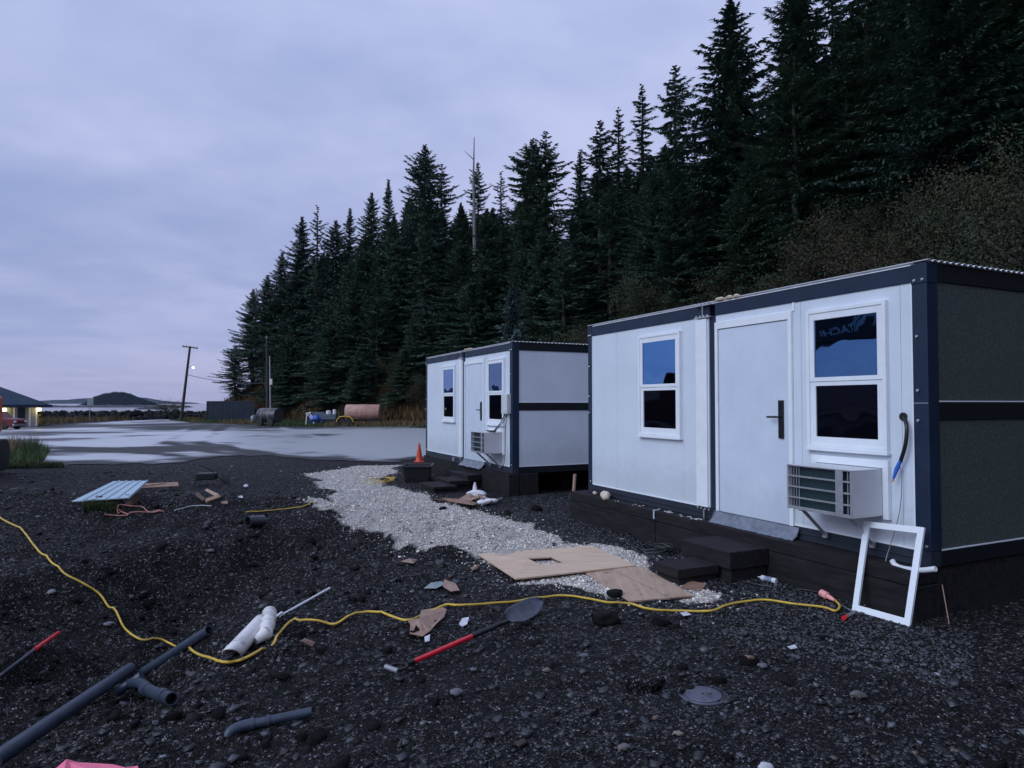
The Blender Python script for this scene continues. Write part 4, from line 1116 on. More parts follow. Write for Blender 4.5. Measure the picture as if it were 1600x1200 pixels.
def cabin(O, label, far=False):
    base = O - (-D1) * 0 + D1 * HL
    root = empty('cabin', (base.x, base.y, ZF), HRZ, label, 'cabin')
    pw = .13
    zt, zb = 2.36, .127
    # posts
    for (x0, x1, y0, y1) in ((L - pw, L, -.012, pw), (0, pw - .02, -.012, pw), (L - pw, L, HD - pw, HD), (0, pw, HD - pw, HD)):
        b = MB(); b.box(x0, x1, y0, y1, .13, 2.36)
        pst = b.build('corner_post', M['steel'], root, bevel=.006)
        c = MB(); c.box(x0 - .004, x1 + .004, y0 - .006, y1, 2.34, 2.508); c.build('corner_casting', M['steel'], pst, bevel=.006)
        k = MB()
        for (bx, bz) in ((x0 + .03, 2.37), (x1 - .03, 2.37), (x0 + .045, 1.9), (x0 + .045, 1.45), (x0 + .045, 1.2), (x1 - .03, .17)):
            k.lathe([(.013, 0), (.013, .010), (.008, .014)], 8, Matrix.Translation((bx, y0 - .004, bz)) @ Matrix.Rotation(R(90), 4, 'X'))
        k.build('bolt', M['bolt'], pst)
        t_ = MB(); t_.box(x0 + .02, x1 - .02, y0 + .012, y0 + .06, 2.508, 2.524); t_.build('lifting_eye', M['steel_dark'], pst)
        if not (x0 > 1): pass
    if not far:
        s_ = MB(); s_.box(L - pw + .002, L - .002, -.0135, -.011, 1.342, 1.350); s_.build('post_seam', M['galv'], root)
    # joint between the two halves
    xj0, xj1 = xt(2.585), xt(2.495)
    j = box_part('joint_post', M['steel'], root, xj0, xj1, -.012, .10, .13, 2.36)
    bb = MB()
    for zz in (2.372, 2.515):
        for q in range(4):
            bb.lathe([(.014, 0), (.014, .016), (.009, .020)], 8, Matrix.Translation((xt(2.77) + q * .062, -.045, zz - .01)))
        bb.box(xt(2.80), xt(2.53), -.062, -.012, zz - .026, zz - .011)
    bb.box(xt(2.672), xt(2.660), -.05, -.04, 2.37, 2.49)
    bb.build('hinge_bolts', M['bolt'], j)
    bb = MB()
    for q in range(4):
        bb.lathe([(.014, 0), (.014, .016), (.009, .020)], 8, Matrix.Translation((xt(2.77) + q * .062, -.045, .105)))
    bb.tube([(xt(2.66), -.05, .11), (xt(2.66), -.05, -.10)], .012, 8); bb.build('jack_bolt', M['bolt'], j)
    b = MB(); b.box(xt(2.79), xt(2.60), -.050, -.002, .135, 2.335); b.box(xt(2.600), xt(2.585), -.030, -.002, .135, 2.335)
    b.build('cover_strip', M['trim'], root, bevel=.004)
    # beams
    box_part('top_beam', M['steel'], root, xj1, L - pw, -.012, .11, zt, 2.5)
    box_part('top_beam', M['steel'], root, pw - .02, xj0, -.012, .11, zt, 2.5)
    b = MB(); b.box(xj1, L - pw, -.010, .11, 0, zb); b.box(xj1, L - pw, -.030, -.010, 0, .02); b.box(xj1, L - pw, -.022, -.010, .058, .070); b.build('floor_beam', M['steel'], root, bevel=.003)
    b = MB(); b.box(pw - .02, xj0, -.010, .11, 0, zb); b.box(pw - .02, xj0, -.030, -.010, 0, .02); b.box(pw - .02, xj0, -.022, -.010, .058, .070); b.build('floor_beam', M['steel'], root, bevel=.003)
    for xx in (L - pw, 0, xj0): box_part('foot_block', M['steel'], root, xx, xx + (pw if xx != xj0 else xj1 - xj0), -.012, .12, 0, .128)
    # roof
    rb = MB(); n = 74; amp = .011
    vs = []; fs = []
    for i in range(n * 4 + 1):
        y = -.012 + (HD + .02) * i / (n * 4); zz = 2.512 + amp * (1 + math.sin(i * math.pi / 2 + .4))
        vs += [(-.02, y, zz), (L + .018, y, zz)]
    for i in range(n * 4): fs.append((2 * i, 2 * i + 1, 2 * i + 3, 2 * i + 2))
    rb.add(vs, fs)
    rf = rb.build('roof_sheet', M['roof'], root)
    sm = rf.modifiers.new('solid', 'SOLIDIFY'); sm.thickness = .006
    box_part('roof_edge', M['roof'], root, pw, L - pw, -.018, .05, 2.5005, 2.510, bevel=.002)
    fo = MB(); rr = random.Random(4)
    for q in range(7):
        c = Vector((xt(2.42) + q * .045 + rr.uniform(-.01, .01), .0 + rr.uniform(-.02, .03), 2.53))
        fo.lathe([(.006, -.02), (.035, -.008), (.042, .008), (.022, .026), (.004, .032)], 9, Matrix.Translation(c) @ Matrix.Rotation(rr.uniform(-.4, .4), 4, 'X'))
    fo.build('sealing_foam', M['foam'], root, smooth=True)
    # facade wall panels with seams; the openings are filled by door and window set against them
    wx0, wx1 = xt(3.95), xt(3.094); ox0, ox1 = xt(1.19), xt(.35)
    gap = .0015; dx0, dx1 = xt(2.487), xt(1.385)
    lp = [(pw - .02, .56 * wx0 + .02), (.56 * wx0 + .02, wx1 + .02), (wx1 + .02, xj0 - .0)]
    for (a, c) in lp: box_part('wall_panel', M['panel'], root, a + gap, c - gap, 0.0, .05, zb, zt, bevel=.0015)
    for (a, c) in ((dx1, dx1 + .10), (dx1 + .10, ox1 + .11), (ox1 + .11, L - pw)): box_part('wall_panel', M['panel'], root, a + gap, c - gap, 0.0, .05, zb, zt, bevel=.0015)
    box_part('wall_panel', M['panel'], root, xj1 + gap, dx1 - gap, 0, .05, 2.27, zt, bevel=.0015)
    for q_ in ((pw - .02, xt(2.80), -.010, -.001, zb - .004, zb + .012), (dx1 + .002, L - pw, -.010, -.001, zb - .004, zb + .012), (pw - .02, pw - .008, -.008, -.001, zb + .012, zt),
               (L - pw - .012, L - pw, -.008, -.001, zb + .012, zt), (dx1 + .002, dx1 + .028, -.010, -.001, 2.275, zt)):
        box_part('edge_trim', M['trim'], root, *q_, bevel=0)
    # windows
    wl = window(root, wx0, wx1, .915, 2.245, far)
    wr = window(root, ox0, ox1, .915, 2.245, far)
    # door
    b = MB(); b.box(dx0, dx0 + .045, -.028, .02, .115, 2.275); b.box(dx1 - .045, dx1, -.028, .02, .115, 2.275); b.box(dx0 + .045, dx1 - .045, -.028, .02, 2.195, 2.275)
    b.build('door_frame', M['trim'], root, bevel=.003)
    d = box_part('door', M['door'], root, dx0 + .052, dx1 - .052, -.014, .03, .115, 2.188, bevel=.003)
    hx0 = dx1 - .150
    b = MB(); b.box(hx0 - .022, hx0 + .040, -.034, -.014, .985, 1.375); b.lathe([(.013, 0), (.013, .006)], 10, Matrix.Translation((hx0 + .009, -.034, 1.10)) @ Matrix.Rotation(R(90), 4, 'X'))
    b.build('lock_plate', M['blackmetal'], d, bevel=.004)
    b = MB(); b.tube([(hx0 + .009, -.03, 1.205), (hx0 + .009, -.075, 1.205), (hx0 - .01, -.08, 1.205), (hx0 - .125, -.08, 1.203)], .0105, 8); b.build('handle', M['blackmetal'], d, smooth=True)
    b = MB(); b.box(hx0 - .004, hx0 + .022, -.036, -.033, 1.27, 1.34); b.build('keypad', M['steel_dark'], d)
    # crumpled film below the door
    fl = MB(); nn = 26; top = []; rr = random.Random(9 if far else 5); rows = []
    for r_ in range(5):
        row = []
        for i in range(nn):
            x = dx0 - .02 + (dx1 - dx0 + .10) * i / (nn - 1); q = r_ / 4
            row.append((x + rr.uniform(-.006, .006), -.034 - .13 * q ** 1.5 + rr.uniform(-.010, .010) * (q > 0), .115 - .16 * q + .07 * max(0, q - .6) + rr.uniform(-.008, .008) * (q > 0)))
        rows.append(row)
    vs = [v for r_ in rows for v in r_]
    fl.add(vs, [(r_ * nn + i, r_ * nn + i + 1, (r_ + 1) * nn + i + 1, (r_ + 1) * nn + i) for r_ in range(4) for i in range(nn - 1)])
    fo_ = fl.build('plastic_film', M['flap'], root, smooth=True); sm = fo_.modifiers.new('solid', 'SOLIDIFY'); sm.thickness = .003
    # air conditioner
    a0, a1, ay, az0, az1 = xt(1.09), xt(.40), -.42, .368, .775
    b = MB(); t_ = .012
    b.box(a0, a1, ay, -.045, az1 - t_, az1); b.box(a0, a1, ay, -.045, az0, az0 + t_); b.box(a0, a0 + t_, ay, -.045, az0 + t_, az1 - t_); b.box(a1 - t_, a1, ay, -.045, az0 + t_, az1 - t_)
    ac = b.build('air_conditioner', M['ac'], root, bevel=.004)
    b = MB(); q = .055; b.box(a0 - q, a1 + q, -.045, -.001, az1 + .004, az1 + .075); b.box(a0 - q, a0, -.045, -.001, az0 - .03, az1 + .004); b.box(a1, a1 + q, -.045, -.001, az0 - .03, az1 + .004)
    b.build('mounting_trim', M['trim'], ac, bevel=.003)
    b = MB(); b.box(a0 + t_, a1 - t_, ay + .05, ay + .09, az0 + t_, az1 - t_); b.build('coil', M['coil'], ac)
    ms = MB(); e = .018
    b = MB(); b.box(a0, a0 + e, ay - .006, ay - .0005, az0, az1); b.box(a1 - e, a1, ay - .006, ay - .0005, az0, az1); b.box(a0 + e, a1 - e, ay - .006, ay - .0005, az0, az0 + .03); b.box(a0 + e, a1 - e, ay - .006, ay - .0005, az1 - .012, az1)
    b.build('grille_frame', M['ac_front'], ac, bevel=.002)
    sh = None
    for k in range(3):
        zz = az0 + .11 + k * .098
        if sh is None:
            b = MB(); b.box(a0 + e, a1 - e, -.009, .004, -.007, .007); sh = b.build('louvre', M['ac_front'], ac); sh.location = (0, ay, zz)
        else:
            c = sh.copy(); COL.objects.link(c); c.location = (0, ay, zz)
    b = MB()
    for k in range(4): b.box(a1 - .16, a1 - .085, ay - .0125, ay - .0095, az0 + .018 + k * .098, az0 + .112 + k * .098)
    b.build('louvre_plate', M['ac_front'], ac, bevel=.002)
    b = MB()
    for xx in np.linspace(a0 + .03, a0 + .12, 4): b.box(xx, xx + .006, ay + .012, ay + .018, az0 + .03, az1 - .012)
    for xx in (a1 - .06, a1 - .035): b.box(xx, xx + .008, ay + .012, ay + .018, az0 + .03, az1 - .012)
    b.build('grille_rib', M['ac_front'], ac)['kind'] = 'stuff'
    for xx in (a0 + .10, a1 - .10):
        b = MB(); b.tube([(xx, ay + .08, az0 - .008), (xx, -.04, .10)], .018, 4); b.box(xx - .02, xx + .02, ay + .05, -.05, az0 - .018, az0 - .001); b.box(xx - .022, xx + .022, -.06, -.031, .075, .13)
        b.build('bracket', M['ac_front'], ac)
    # end walls
    for (xa, xb, nm) in ((L - .05, L, 'near'), (0, .05, 'away')):
        sd = .004 if nm == 'near' else -.004
        sp = M['shaded_side_panel'] if (nm == 'near' and not far) else M['panel']
        x0, x1 = (L - .052, L - .012) if nm == 'near' else (.012, .052)
        for (z0, z1) in ((zb, 1.205), (1.355, zt)):
            for (ya, yb) in ((pw, HD / 2 - .001), (HD / 2 + .001, HD - pw)):
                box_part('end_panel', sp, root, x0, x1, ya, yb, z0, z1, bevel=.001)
        xr0, xr1 = (L - .06, L) if nm == 'near' else (0, .06)
        box_part('mid_rail', M['steel_dark'], root, xr0, xr1, pw, HD - pw, 1.205, 1.355)
        box_part('top_rail', M['steel_dark'], root, xr0, xr1, pw, HD - pw, zt, 2.5)
        box_part('floor_rail', M['steel_dark'], root, xr0, xr1, pw, HD - pw, 0, zb)
        if nm == 'near':
            for zz in (zb, 1.355): box_part('edge_trim', M['trim'], root, x1 + .0005, x1 + .009, pw, HD - pw, zz + .001, zz + .011, bevel=0)
    b = MB(); b.box(pw, L - pw, HD - .06, HD - .01, .0, 2.5); b.build('rear_wall', M['panel'], root)
    b = MB(); b.box(pw, L - pw, .12, HD - .07, 0.02, .10); b.build('floor', M['steel_dark'], root)
    b = MB(); b.box(.06, L - .06, .12, HD - .07, 2.42, 2.50); b.build('ceiling', M['steel_dark'], root)
    return root
c1 = cabin(O1, 'nearer white prefabricated cabin, cut off by the right edge, with two windows and one door')
c2 = cabin(O2, 'farther white prefabricated cabin beside the orange cone, three steps leading to its door', far=True)

def to_local(root, p): return Matrix.Rotation(-HRZ, 4, 'Z') @ (Vector(p) - Vector(root.location))
# service cable hanging from a hole beside the right window (near cabin)
b = MB(); hc = to_local(c1, Wl(1412, 651, .0)); b.lathe([(.036, 0), (.036, .008), (.026, .009)], 14, Matrix.Translation((hc.x, -.001, hc.z)) @ Matrix.Rotation(R(90), 4, 'X'))
co_ = b.build('cable_gland', M['cable'], c1)
pts = [to_local(c1, Wl(*q)) for q in ((1412, 652, .01), (1416, 668, .05), (1414, 695, .06), (1406, 722, .06))]
b = MB(); b.tube(smooth_path(pts, 6), .013, 8); b.tube(smooth_path([q + Vector((.014, 0, 0)) for q in pts], 6), .008, 6); b.build('power_cable', M['cable'], c1, smooth=True)
pts = [to_local(c1, Wl(*q)) for q in ((1407, 720, .06), (1401, 733, .06), (1396, 748, .07))]
b = MB(); b.tube(pts, .017, 8, radii=[.015, .019, .010]); b.build('blue_tape', M['bluetape'], c1, smooth=True)
b = MB(); q = pts[-1]; b.tube([q, q + Vector((-.012, 0, -.03))], .004, 6); b.tube([q, q + Vector((.010, 0, -.028))], .004, 6); b.build('bare_copper_end', M['copper'], c1)
W_ = [Wl(1405, 725, .06), Wl(1409, 745, .05), Wl(1407, 790, .05), Wl(1398, 830, .06), Wl(1386, 868, .08), Wl(1377, 905, .2), G(1352, 945, .01), G(1335, 955, .006), G(1318, 947, .006), G(1306, 941, .006)]
b = MB(); b.tube(smooth_path(W_, 8), .004, 6); tag(b.build('thin_wire', M['galv'], smooth=True), 'thin grey wire hanging down the near cabin wall behind the leaning white frame', 'wire')

# meter box, foil and cable on the far cabin
def c2l(px, py, p): return to_local(c2, Wl(px, py, p, O2))
b = MB(); b.box(L - .33, L - .06, -.10, -.012, 1.14, 1.52); mbx = b.build('meter_box', M['ac'], c2, bevel=.008)
b = MB(); b.box(L - .30, L - .09, -.106, -.100, 1.17, 1.49); b.build('cover', M['ac'], mbx, bevel=.004)
b = MB()
b.tube(smooth_path([(L - .24, -.06, 1.14), (L - .33, -.10, .98), (L - .46, -.20, .80)], 6), .010, 6)
b.tube(smooth_path([(L - .17, -.06, 1.14), (L - .20, -.12, .98), (L - .30, -.25, .80)], 6), .010, 6)
b.tube(smooth_path([(L - .15, -.06, 1.14), (L - .24, -.05, .75), (L - .26, -.05, .30), (L - .30, -.10, .0)], 6), .007, 6)
b.build('power_cable', M['cable'], c2, smooth=True)
b = MB(); rr = random.Random(2)
for k in range(3):
    c = Vector((L - .62 + k * .09, -.22, .80)); b.tube([c + Vector((.09 * math.cos(a * .55), .05 * math.sin(a * .55), .012 * math.sin(a))) for a in range(13)], .009, 5)
b.build('cable_coil', M['cable'], c2, smooth=True)
box_part('base_bracket', M['bolt'], c2, xt(3.2), xt(3.08), -.05, -.012, .0, .09)

# foundations: tarred timber beams
def local_box(root, name, m, x0, x1, y0, y1, z0, z1, bevel=.008):
    b = MB(); b.box(x0, x1, y0, y1, z0, z1); return b.build(name, m, root, bevel=bevel)
def foundation(O, label, far):
    base = O + D1 * HL
    root = empty('timber_foundation', (base.x, base.y, 0), HRZ, label, 'foundation')
    zl = -.25
    if not far:
        # ledge: two long timbers stacked, with a visible joint
        local_box(root, 'timber_beam', M['timber'], -.20, 1.9, -.22, .10, zl, ZF - .135)
        local_box(root, 'timber_beam', M['timber'], 1.905, L + .0, -.215, .10, zl, ZF - .137)
        local_box(root, 'timber_beam', M['timber'], -.20, 2.62, -.213, .10, ZF - .130, ZF - .003)
        local_box(root, 'timber_beam', M['timber'], 2.625, L - .02, -.22, .10, ZF - .132, ZF - .004)
        local_box(root, 'timber_beam', M['timber'], L - .25, L - .02, .12, HD, zl, ZF - .003)
        local_box(root, 'timber_beam', M['timber'], -.0, .25, .12, HD, zl, ZF - .003)
    else:
        local_box(root, 'timber_beam', M['timber'], -.02, 2.5, -.05, .12, zl, ZF - .003)
        local_box(root, 'timber_beam', M['timber'], 2.505, L + .04, -.10, .12, zl, ZF - .004)
        local_box(root, 'timber_beam', M['timber'], L - .22, L + .05, .14, .52, zl, ZF - .003)
        for yy in (1.9, 3.6, 5.4): local_box(root, 'timber_post', M['timber'], L - .22, L - .07, yy, yy + .14, zl, ZF - .003)
        local_box(root, 'timber_beam', M['timber'], 0, .2, .14, HD, zl, ZF - .003)
        local_box(root, 'timber_beam', M['timber'], .21, L - .3, HD - .2, HD, zl, ZF - .003)
        local_box(root, 'timber_beam', M['timber'], .21, L - .6, 1.4, 1.6, zl, ZF - .003)
    return root
f1 = foundation(O1, 'black tarred timber foundation ledge under the near cabin', False)
f2 = foundation(O2, 'black timber foundation with open bays under the far cabin', True)

# ================================================================ STEPS
def uv(O, u, p, z=0):
    """u metres along the facade from its near corner, p metres out from it"""
    q = O + D1 * u - D2 * p; return Vector((q.x, q.y, z))
def step_block(O, u0, u1, p0, p1, z0, z1, label, name='timber_step', extra=None):
    c = uv(O, (u0 + u1) / 2, (p0 + p1) / 2, z0)
    root = empty(name, c, HRZ, label, 'step')
    lx, ly = (u1 - u0) / 2, (p1 - p0) / 2
    n = 2
    h = (z1 - z0)
    b = MB(); b.box(-lx, lx, -ly, ly, h * .42, h); b.build('top_block', M['timber'], root, bevel=.010)
    b = MB(); b.box(-lx + .03, lx - .02, -ly + .03, ly - .01, -.06, h * .42 - .002); b.build('bottom_block', M['timber'], root, bevel=.010)
    return root
step_block(O1, 1.52, 2.24, .225, .73, .0, .30, 'larger upper tarred block step against the near cabin foundation')
step_block(O1, 1.66, 2.05, .74, 1.25, .0, .155, 'smaller lower tarred block step on the plywood side of the near cabin door')
def step2(px_l, py_l, px_n, py_n, z, dep, label):
    a = PZ(px_l, py_l, z); b_ = PZ(px_n, py_n, z)
    ln = (b_ - a).length; c = (a + b_) / 2 + D2 * dep / 2
    root = empty('timber_step', (c.x, c.y, 0), HRZ, label, 'step')
    b = MB(); b.box(-ln / 2, ln / 2, -dep / 2, dep / 2, z * .5 + .003, z); b.build('top_block', M['timber'], root, bevel=.012)
    b = MB(); b.box(-ln / 2 + .02, ln / 2 - .03, -dep / 2 + .02, dep / 2, -.06, z * .5); b.build('bottom_block', M['timber'], root, bevel=.012)
step2(704, 735.5, 730, 742.5, .28, .42, 'topmost of the three block steps at the far cabin door')
step2(682, 745.5, 702, 752, .19, .45, 'middle of the three block steps at the far cabin door')
step2(656, 753.5, 676, 761, .13, .50, 'lowest and nearest block step of the far cabin, slightly askew beside the black tub')

# ================================================================ leaning white frame
TL, TR, BR, BL = Wl(1350, 814, .14), Wl(1444, 824, .12), G(1421, 979, .0), G(1331, 953, .0)
root = empty('window_trim_frame', (BL + BR) / 2, 0, 'empty white window frame leaning against the corner of the near cabin', 'frame')
o_ = Vector(root.location)
def lerp(a, b, t): return a + (b - a) * t
ex = (TR - TL + BR - BL).normalized(); ey = ((TL - BL) + (TR - BR)).normalized(); nz_ = ex.cross(ey).normalized()
if nz_.dot(CP - o_) < 0: nz_ = -nz_
def frame_bar(A, B, Cc, Dd):
    b = MB(); vs = [q - o_ for q in (A, B, Cc, Dd)]; back = [v - nz_ * .022 for v in vs]
    b.add(vs + back, [(0, 1, 2, 3), (7, 6, 5, 4), (0, 4, 5, 1), (1, 5, 6, 2), (2, 6, 7, 3), (3, 7, 4, 0)])
    return b
bw = .052
wT = (TR - TL).length; hT = (TL - BL).length
a_ = bw / wT; c_ = bw / hT
iTL = lerp(lerp(TL, TR, a_), lerp(BL, BR, a_), c_); iTR = lerp(lerp(TL, TR, 1 - a_), lerp(BL, BR, 1 - a_), c_)
iBL = lerp(lerp(TL, TR, a_), lerp(BL, BR, a_), 1 - c_); iBR = lerp(lerp(TL, TR, 1 - a_), lerp(BL, BR, 1 - a_), 1 - c_)
frame_bar(TL, TR, iTR, iTL).build('top_rail', M['trim'], root); frame_bar(BL, BR, iBR, iBL).build('bottom_rail', M['trim'], root)
frame_bar(TL, iTL, iBL, BL).build('side_rail', M['trim'], root); frame_bar(TR, iTR, iBR, BR).build('side_rail', M['trim'], root)

# flexible conduit and bits on the ledge
b = MB(); pts = [Wl(1394, 876, .14), Wl(1400, 884, .16), Wl(1416, 889, .18), Wl(1440, 891, .20), Wl(1462, 889, .21)]
sp = smooth_path(pts, 10); b.tube(sp, .022, 10, radii=[.020 + .004 * (i % 2) for i in range(len(sp))])
tag(b.build('flexible_conduit', M['whiteplastic'], smooth=True), 'pale ribbed conduit lying on the foundation ledge behind the leaning white frame', 'conduit')
b = MB(); pts = [Wl(1333, 879, .18), Wl(1350, 878, .18), Wl(1370, 878, .18)]; b.tube(pts, .02, 6, radii=[.006, .022, .008], flat=.5)
tag(b.build('sealant_tube', M['whiteplastic'], smooth=True), 'small white nozzle lying on the ledge left of the pale conduit', 'nozzle')
def lump(name, c, r, m, label, cat, seed=1, flat=.8, st=(1, 1)):
    bm = bmesh.new(); bmesh.ops.create_icosphere(bm, subdivisions=3, radius=r); rg = np.random.default_rng(seed)
    for v in bm.verts:
        k = 1 + .45 * float(fbm(np.array(v.co.x / r * 1.3 + seed * 7), np.array(v.co.y / r * 1.3 + v.co.z / r), seed, 3)); v.co *= k; v.co.z *= flat; v.co.x *= st[0]; v.co.y *= st[1]
    me = bpy.data.meshes.new(name); bm.to_mesh(me); bm.free(); me.materials.append(m); me.polygons.foreach_set('use_smooth', [True] * len(me.polygons))
    o = bpy.data.objects.new(name, me); COL.objects.link(o); o.location = c; return tag(o, label, cat)
zL = ZF - .003
lump('foam_lump', uv(O1, 4.62, .13, zL + .035), .10, M['foam'], 'larger tan lump of foam on the ledge below the near cabin\'s left wall', 'foam', 3, .7, (.8, 1.5))
lump('foam_lump', uv(O1, 4.92, .12, zL + .03), .030, M['foam'], 'small pale lump of foam near the left end of the near cabin ledge', 'foam', 5, .9)
rr = random.Random(12); b = MB()
for k in range(26):
    c = uv(O1, rr.uniform(2.6, 4.3), rr.uniform(.08, .20), zL); s = rr.uniform(.008, .028); b.box(-s, s, -s * .5, s * .5, 0, .006, Matrix.Translation(c) @ Matrix.Rotation(rr.uniform(0, 3), 4, 'Z'))
tag(b.build('packing_crumbs', M['paper']), 'white crumbs of packing scattered on the near cabin ledge', 'crumbs', kind='stuff')
b = MB(); b.box(-.012, .012, -.004, 0, -.10, 0, Matrix.Translation(uv(O1, 3.38, .2245, zL + .002)) @ Matrix.Rotation(HRZ, 4, 'Z')); tag(b.build('tape_strip', M['sheetblue']), 'short pale blue tape strip hanging over the ledge edge of the near cabin', 'tape')

# ================================================================ plywood on the gravel
def sheet(name, pix, th, m, label, lift=(.03,) * 8, hole=None, cat='plywood sheet'):
    top = [G(a, b, l) for (a, b), l in zip(pix, lift)]
    b = MB()
    if hole is None:
        b.slab(top, th)
    else:
        h_ = [G(a, b_, .045) for a, b_ in hole]; n = len(top)
        vs = top + h_; fs = [(i, (i + 1) % n, n + (i + 1) % n, n + i) for i in range(n)]
        vs2 = vs + [v - Vector((0, 0, th)) for v in vs]; m_ = len(vs)
        fs = fs + [tuple(m_ + i for i in f[::-1]) for f in fs] + [(i, m_ + i, m_ + (i + 1) % n, (i + 1) % n) for i in range(n)] + [(n + i, n + (i + 1) % n, m_ + n + (i + 1) % n, m_ + n + i) for i in range(n)]
        b.add(vs2, fs)
    return tag(b.build(name, m), label, cat)
sheet('plywood_sheet', [(746, 865), (925, 852.5), (994, 883), (806, 904)], .014, M['ply'], 'large light plywood sheet with a square hole on the gravel path',
      lift=(.035, .04, .035, .05), hole=[(824, 872), (862, 870), (882, 879), (843, 882)])
sheet('plywood_sheet', [(912, 893), (950, 888), (1047, 934), (984, 939)], .014, M['ply2'], 'left of the two darker plywood strips laid side by side near the block steps', lift=(.022, .022, .03, .02))
sheet('plywood_sheet', [(951, 887), (1004, 885), (1083, 930), (1048, 933)], .014, M['ply2'], 'right of the two darker plywood strips, touching the lower block step', lift=(.024, .024, .03, .034))
sheet('card_scrap', [(1062, 919), (1078, 907), (1104, 912), (1096, 923)], .004, M['card'], 'brown card scrap tucked against the lower block step', lift=(.012, .03, .012, .01), cat='card')

# ================================================================ cords
def cord(name, pix, r, m, label, cat='cord', sub=8, dz=None):
    b = MB(); b.tube(ground_path(pix, dz or r * 1.6, sub), r, 8); return tag(b.build(name, m, smooth=True), label, cat)
main = [(-30, 795), (0, 810), (35, 830), (60, 862), (95, 893), (130, 912), (155, 928), (170, 950), (190, 978), (220, 1000), (268, 1010), (300, 1020), (340, 1033), (370, 1034), (404, 1018), (418, 1006),
        (430, 998), (448, 978), (470, 970), (495, 970), (512, 975), (530, 974), (570, 957), (600, 960), (635, 970), (660, 963), (695, 946), (720, 946), (800, 942), (850, 934), (880, 931), (920, 936), (950, 942), (985, 944), (1005, 950), (1030, 954), (1060, 955),
        (1110, 955), (1140, 945), (1175, 939), (1200, 938), (1240, 944), (1285, 949), (1305, 955), (1312, 947), (1303, 937)]
yc = ground_path(main, .016, 8)
for i, p_ in enumerate(yc):
    pass
# the cord dips under soil for a short stretch beside the white pipe
px_g = G(416, 1008)
for p_ in yc:
    dd = math.hypot(p_.x - px_g.x, p_.y - px_g.y)
    if dd < .16: p_.z -= .045 * (1 - dd / .16)
b = MB(); b.tube(yc, .0095, 8)
ycr = tag(b.build('extension_cord', M['yellow_cord'], smooth=True), 'long yellow extension cord snaking over the soil to the leaning white frame', 'cord')
A_, B_ = G(1304, 938, .02), G(1283, 926, .05)
b = MB(); dv = (B_ - A_); b.tube([A_, A_ + dv * .25, A_ + dv * .5, A_ + dv * .55, B_], .02, 12, radii=[.013, .020, .022, .034, .032]); b.build('plug', M['pinkplug'], ycr, smooth=True)
cord('black_cable', [(1060, 852), (1090, 862), (1105, 872), (1120, 885), (1140, 902), (1175, 912), (1210, 918), (1250, 921), (1285, 927)], .006, M['cable'], 'thin black cable running from behind the block steps to the pink plug')
b = MB(); rr = random.Random(3)
c0 = G(1020, 862)
for k in range(5):
    r_ = rr.uniform(.14, .22); cx_, cy_ = c0.x + rr.uniform(-.07, .07), c0.y + rr.uniform(-.10, .10)
    ps = []
    for a in range(25):
        x_, y_ = cx_ + r_ * 1.2 * math.cos(a * .2618 + k), cy_ + r_ * math.sin(a * .2618 + k); ps.append((x_, y_, gz(x_, y_) + .02 + k * .010 + .012 * math.sin(a + k)))
    b.tube(ps, .007, 6)
b.tube(ground_path([(1000, 868), (985, 850), (960, 846), (925, 848), (890, 842), (860, 828)], .012, 6), .006, 6)
b.tube([G(984, 855, .02), G(976, 840, .12), G(980, 832, .16), G(988, 836, .10)], .006, 6)
tag(b.build('cable_coil', M['cable'], smooth=True), 'tangled coil of black cable between the plywood and the near cabin foundation', 'cable')
cord('yellow_rope', [(384, 801), (410, 799), (440, 796), (470, 793), (494, 786)], .006, M['yellow_cord'], 'short straight yellow rope running up to the edge of the gravel path', 'rope')
b = MB(); c0 = G(593, 752)
b.tube([(c0.x + .32 * math.cos(a * .35), c0.y + .5 * math.sin(a * .35), gz(c0.x, c0.y) + .02 + .01 * math.sin(a * 2)) for a in range(19)], .009, 6)
b.tube([(c0.x + .1 + .22 * math.cos(a * .35), c0.y + .1 + .38 * math.sin(a * .35), gz(c0.x, c0.y) + .035) for a in range(19)], .009, 6)
b.tube(ground_path([(598, 752), (606, 747), (612, 750), (620, 745)], .02, 6), .009, 6)
tag(b.build('cord_loop', M['yellow_cord'], smooth=True), 'small loops of yellow cord lying on the gravel left of the black tub', 'cord')
M['pinkrope'] = mat('faded_pink_rope', (.60, .25, .20), rough=.7)
b = MB()
for pp in ([(163, 804), (180, 806), (200, 805), (188, 799), (183, 793), (186, 789), (205, 791), (222, 792), (230, 799), (240, 801), (256, 799)], [(186, 790), (182, 796), (186, 803)], [(200, 803), (215, 800), (235, 801), (250, 797)]):
    b.tube(ground_path(pp, .02, 6), .007, 5)
tag(b.build('pink_rope', M['pinkrope'], smooth=True), 'tangled faded pink rope in front of the pale blue roofing sheets', 'rope')
cord('pale_rope', [(272, 799), (285, 795), (300, 791), (330, 791)], .006, M['paper'], 'pale thin rope lying right of the pink rope tangle', 'rope')

# ================================================================ pipes
M['bore'] = mat('pipe_bore', (.01, .01, .012), rough=.6)
def pipe_obj(name, A, B, r, m, label, cat='pipe', ri=.86, parts=None):
    root = empty(name, (A + B) / 2, 0, label, cat); o_ = Vector(root.location)
    b = MB(); b.pipe([A - o_, (A + B) / 2 - o_, B - o_], r, r * ri, 16); b.build('barrel', m, root, smooth=True)
    return root, o_
A, B = G(-12, 1190, .10), G(203, 1045, .12)
pipe_obj('grey_pipe', A, B, .052, M['pvc_grey'], 'long thick grey pipe lying in the trench at the lower left corner')
A, B = G(222, 1052, .05), G(327, 985, .05)
pipe_obj('grey_pipe', A, B, .043, M['pvc_grey'], 'second grey pipe farther along the trench, passing under the yellow cord')
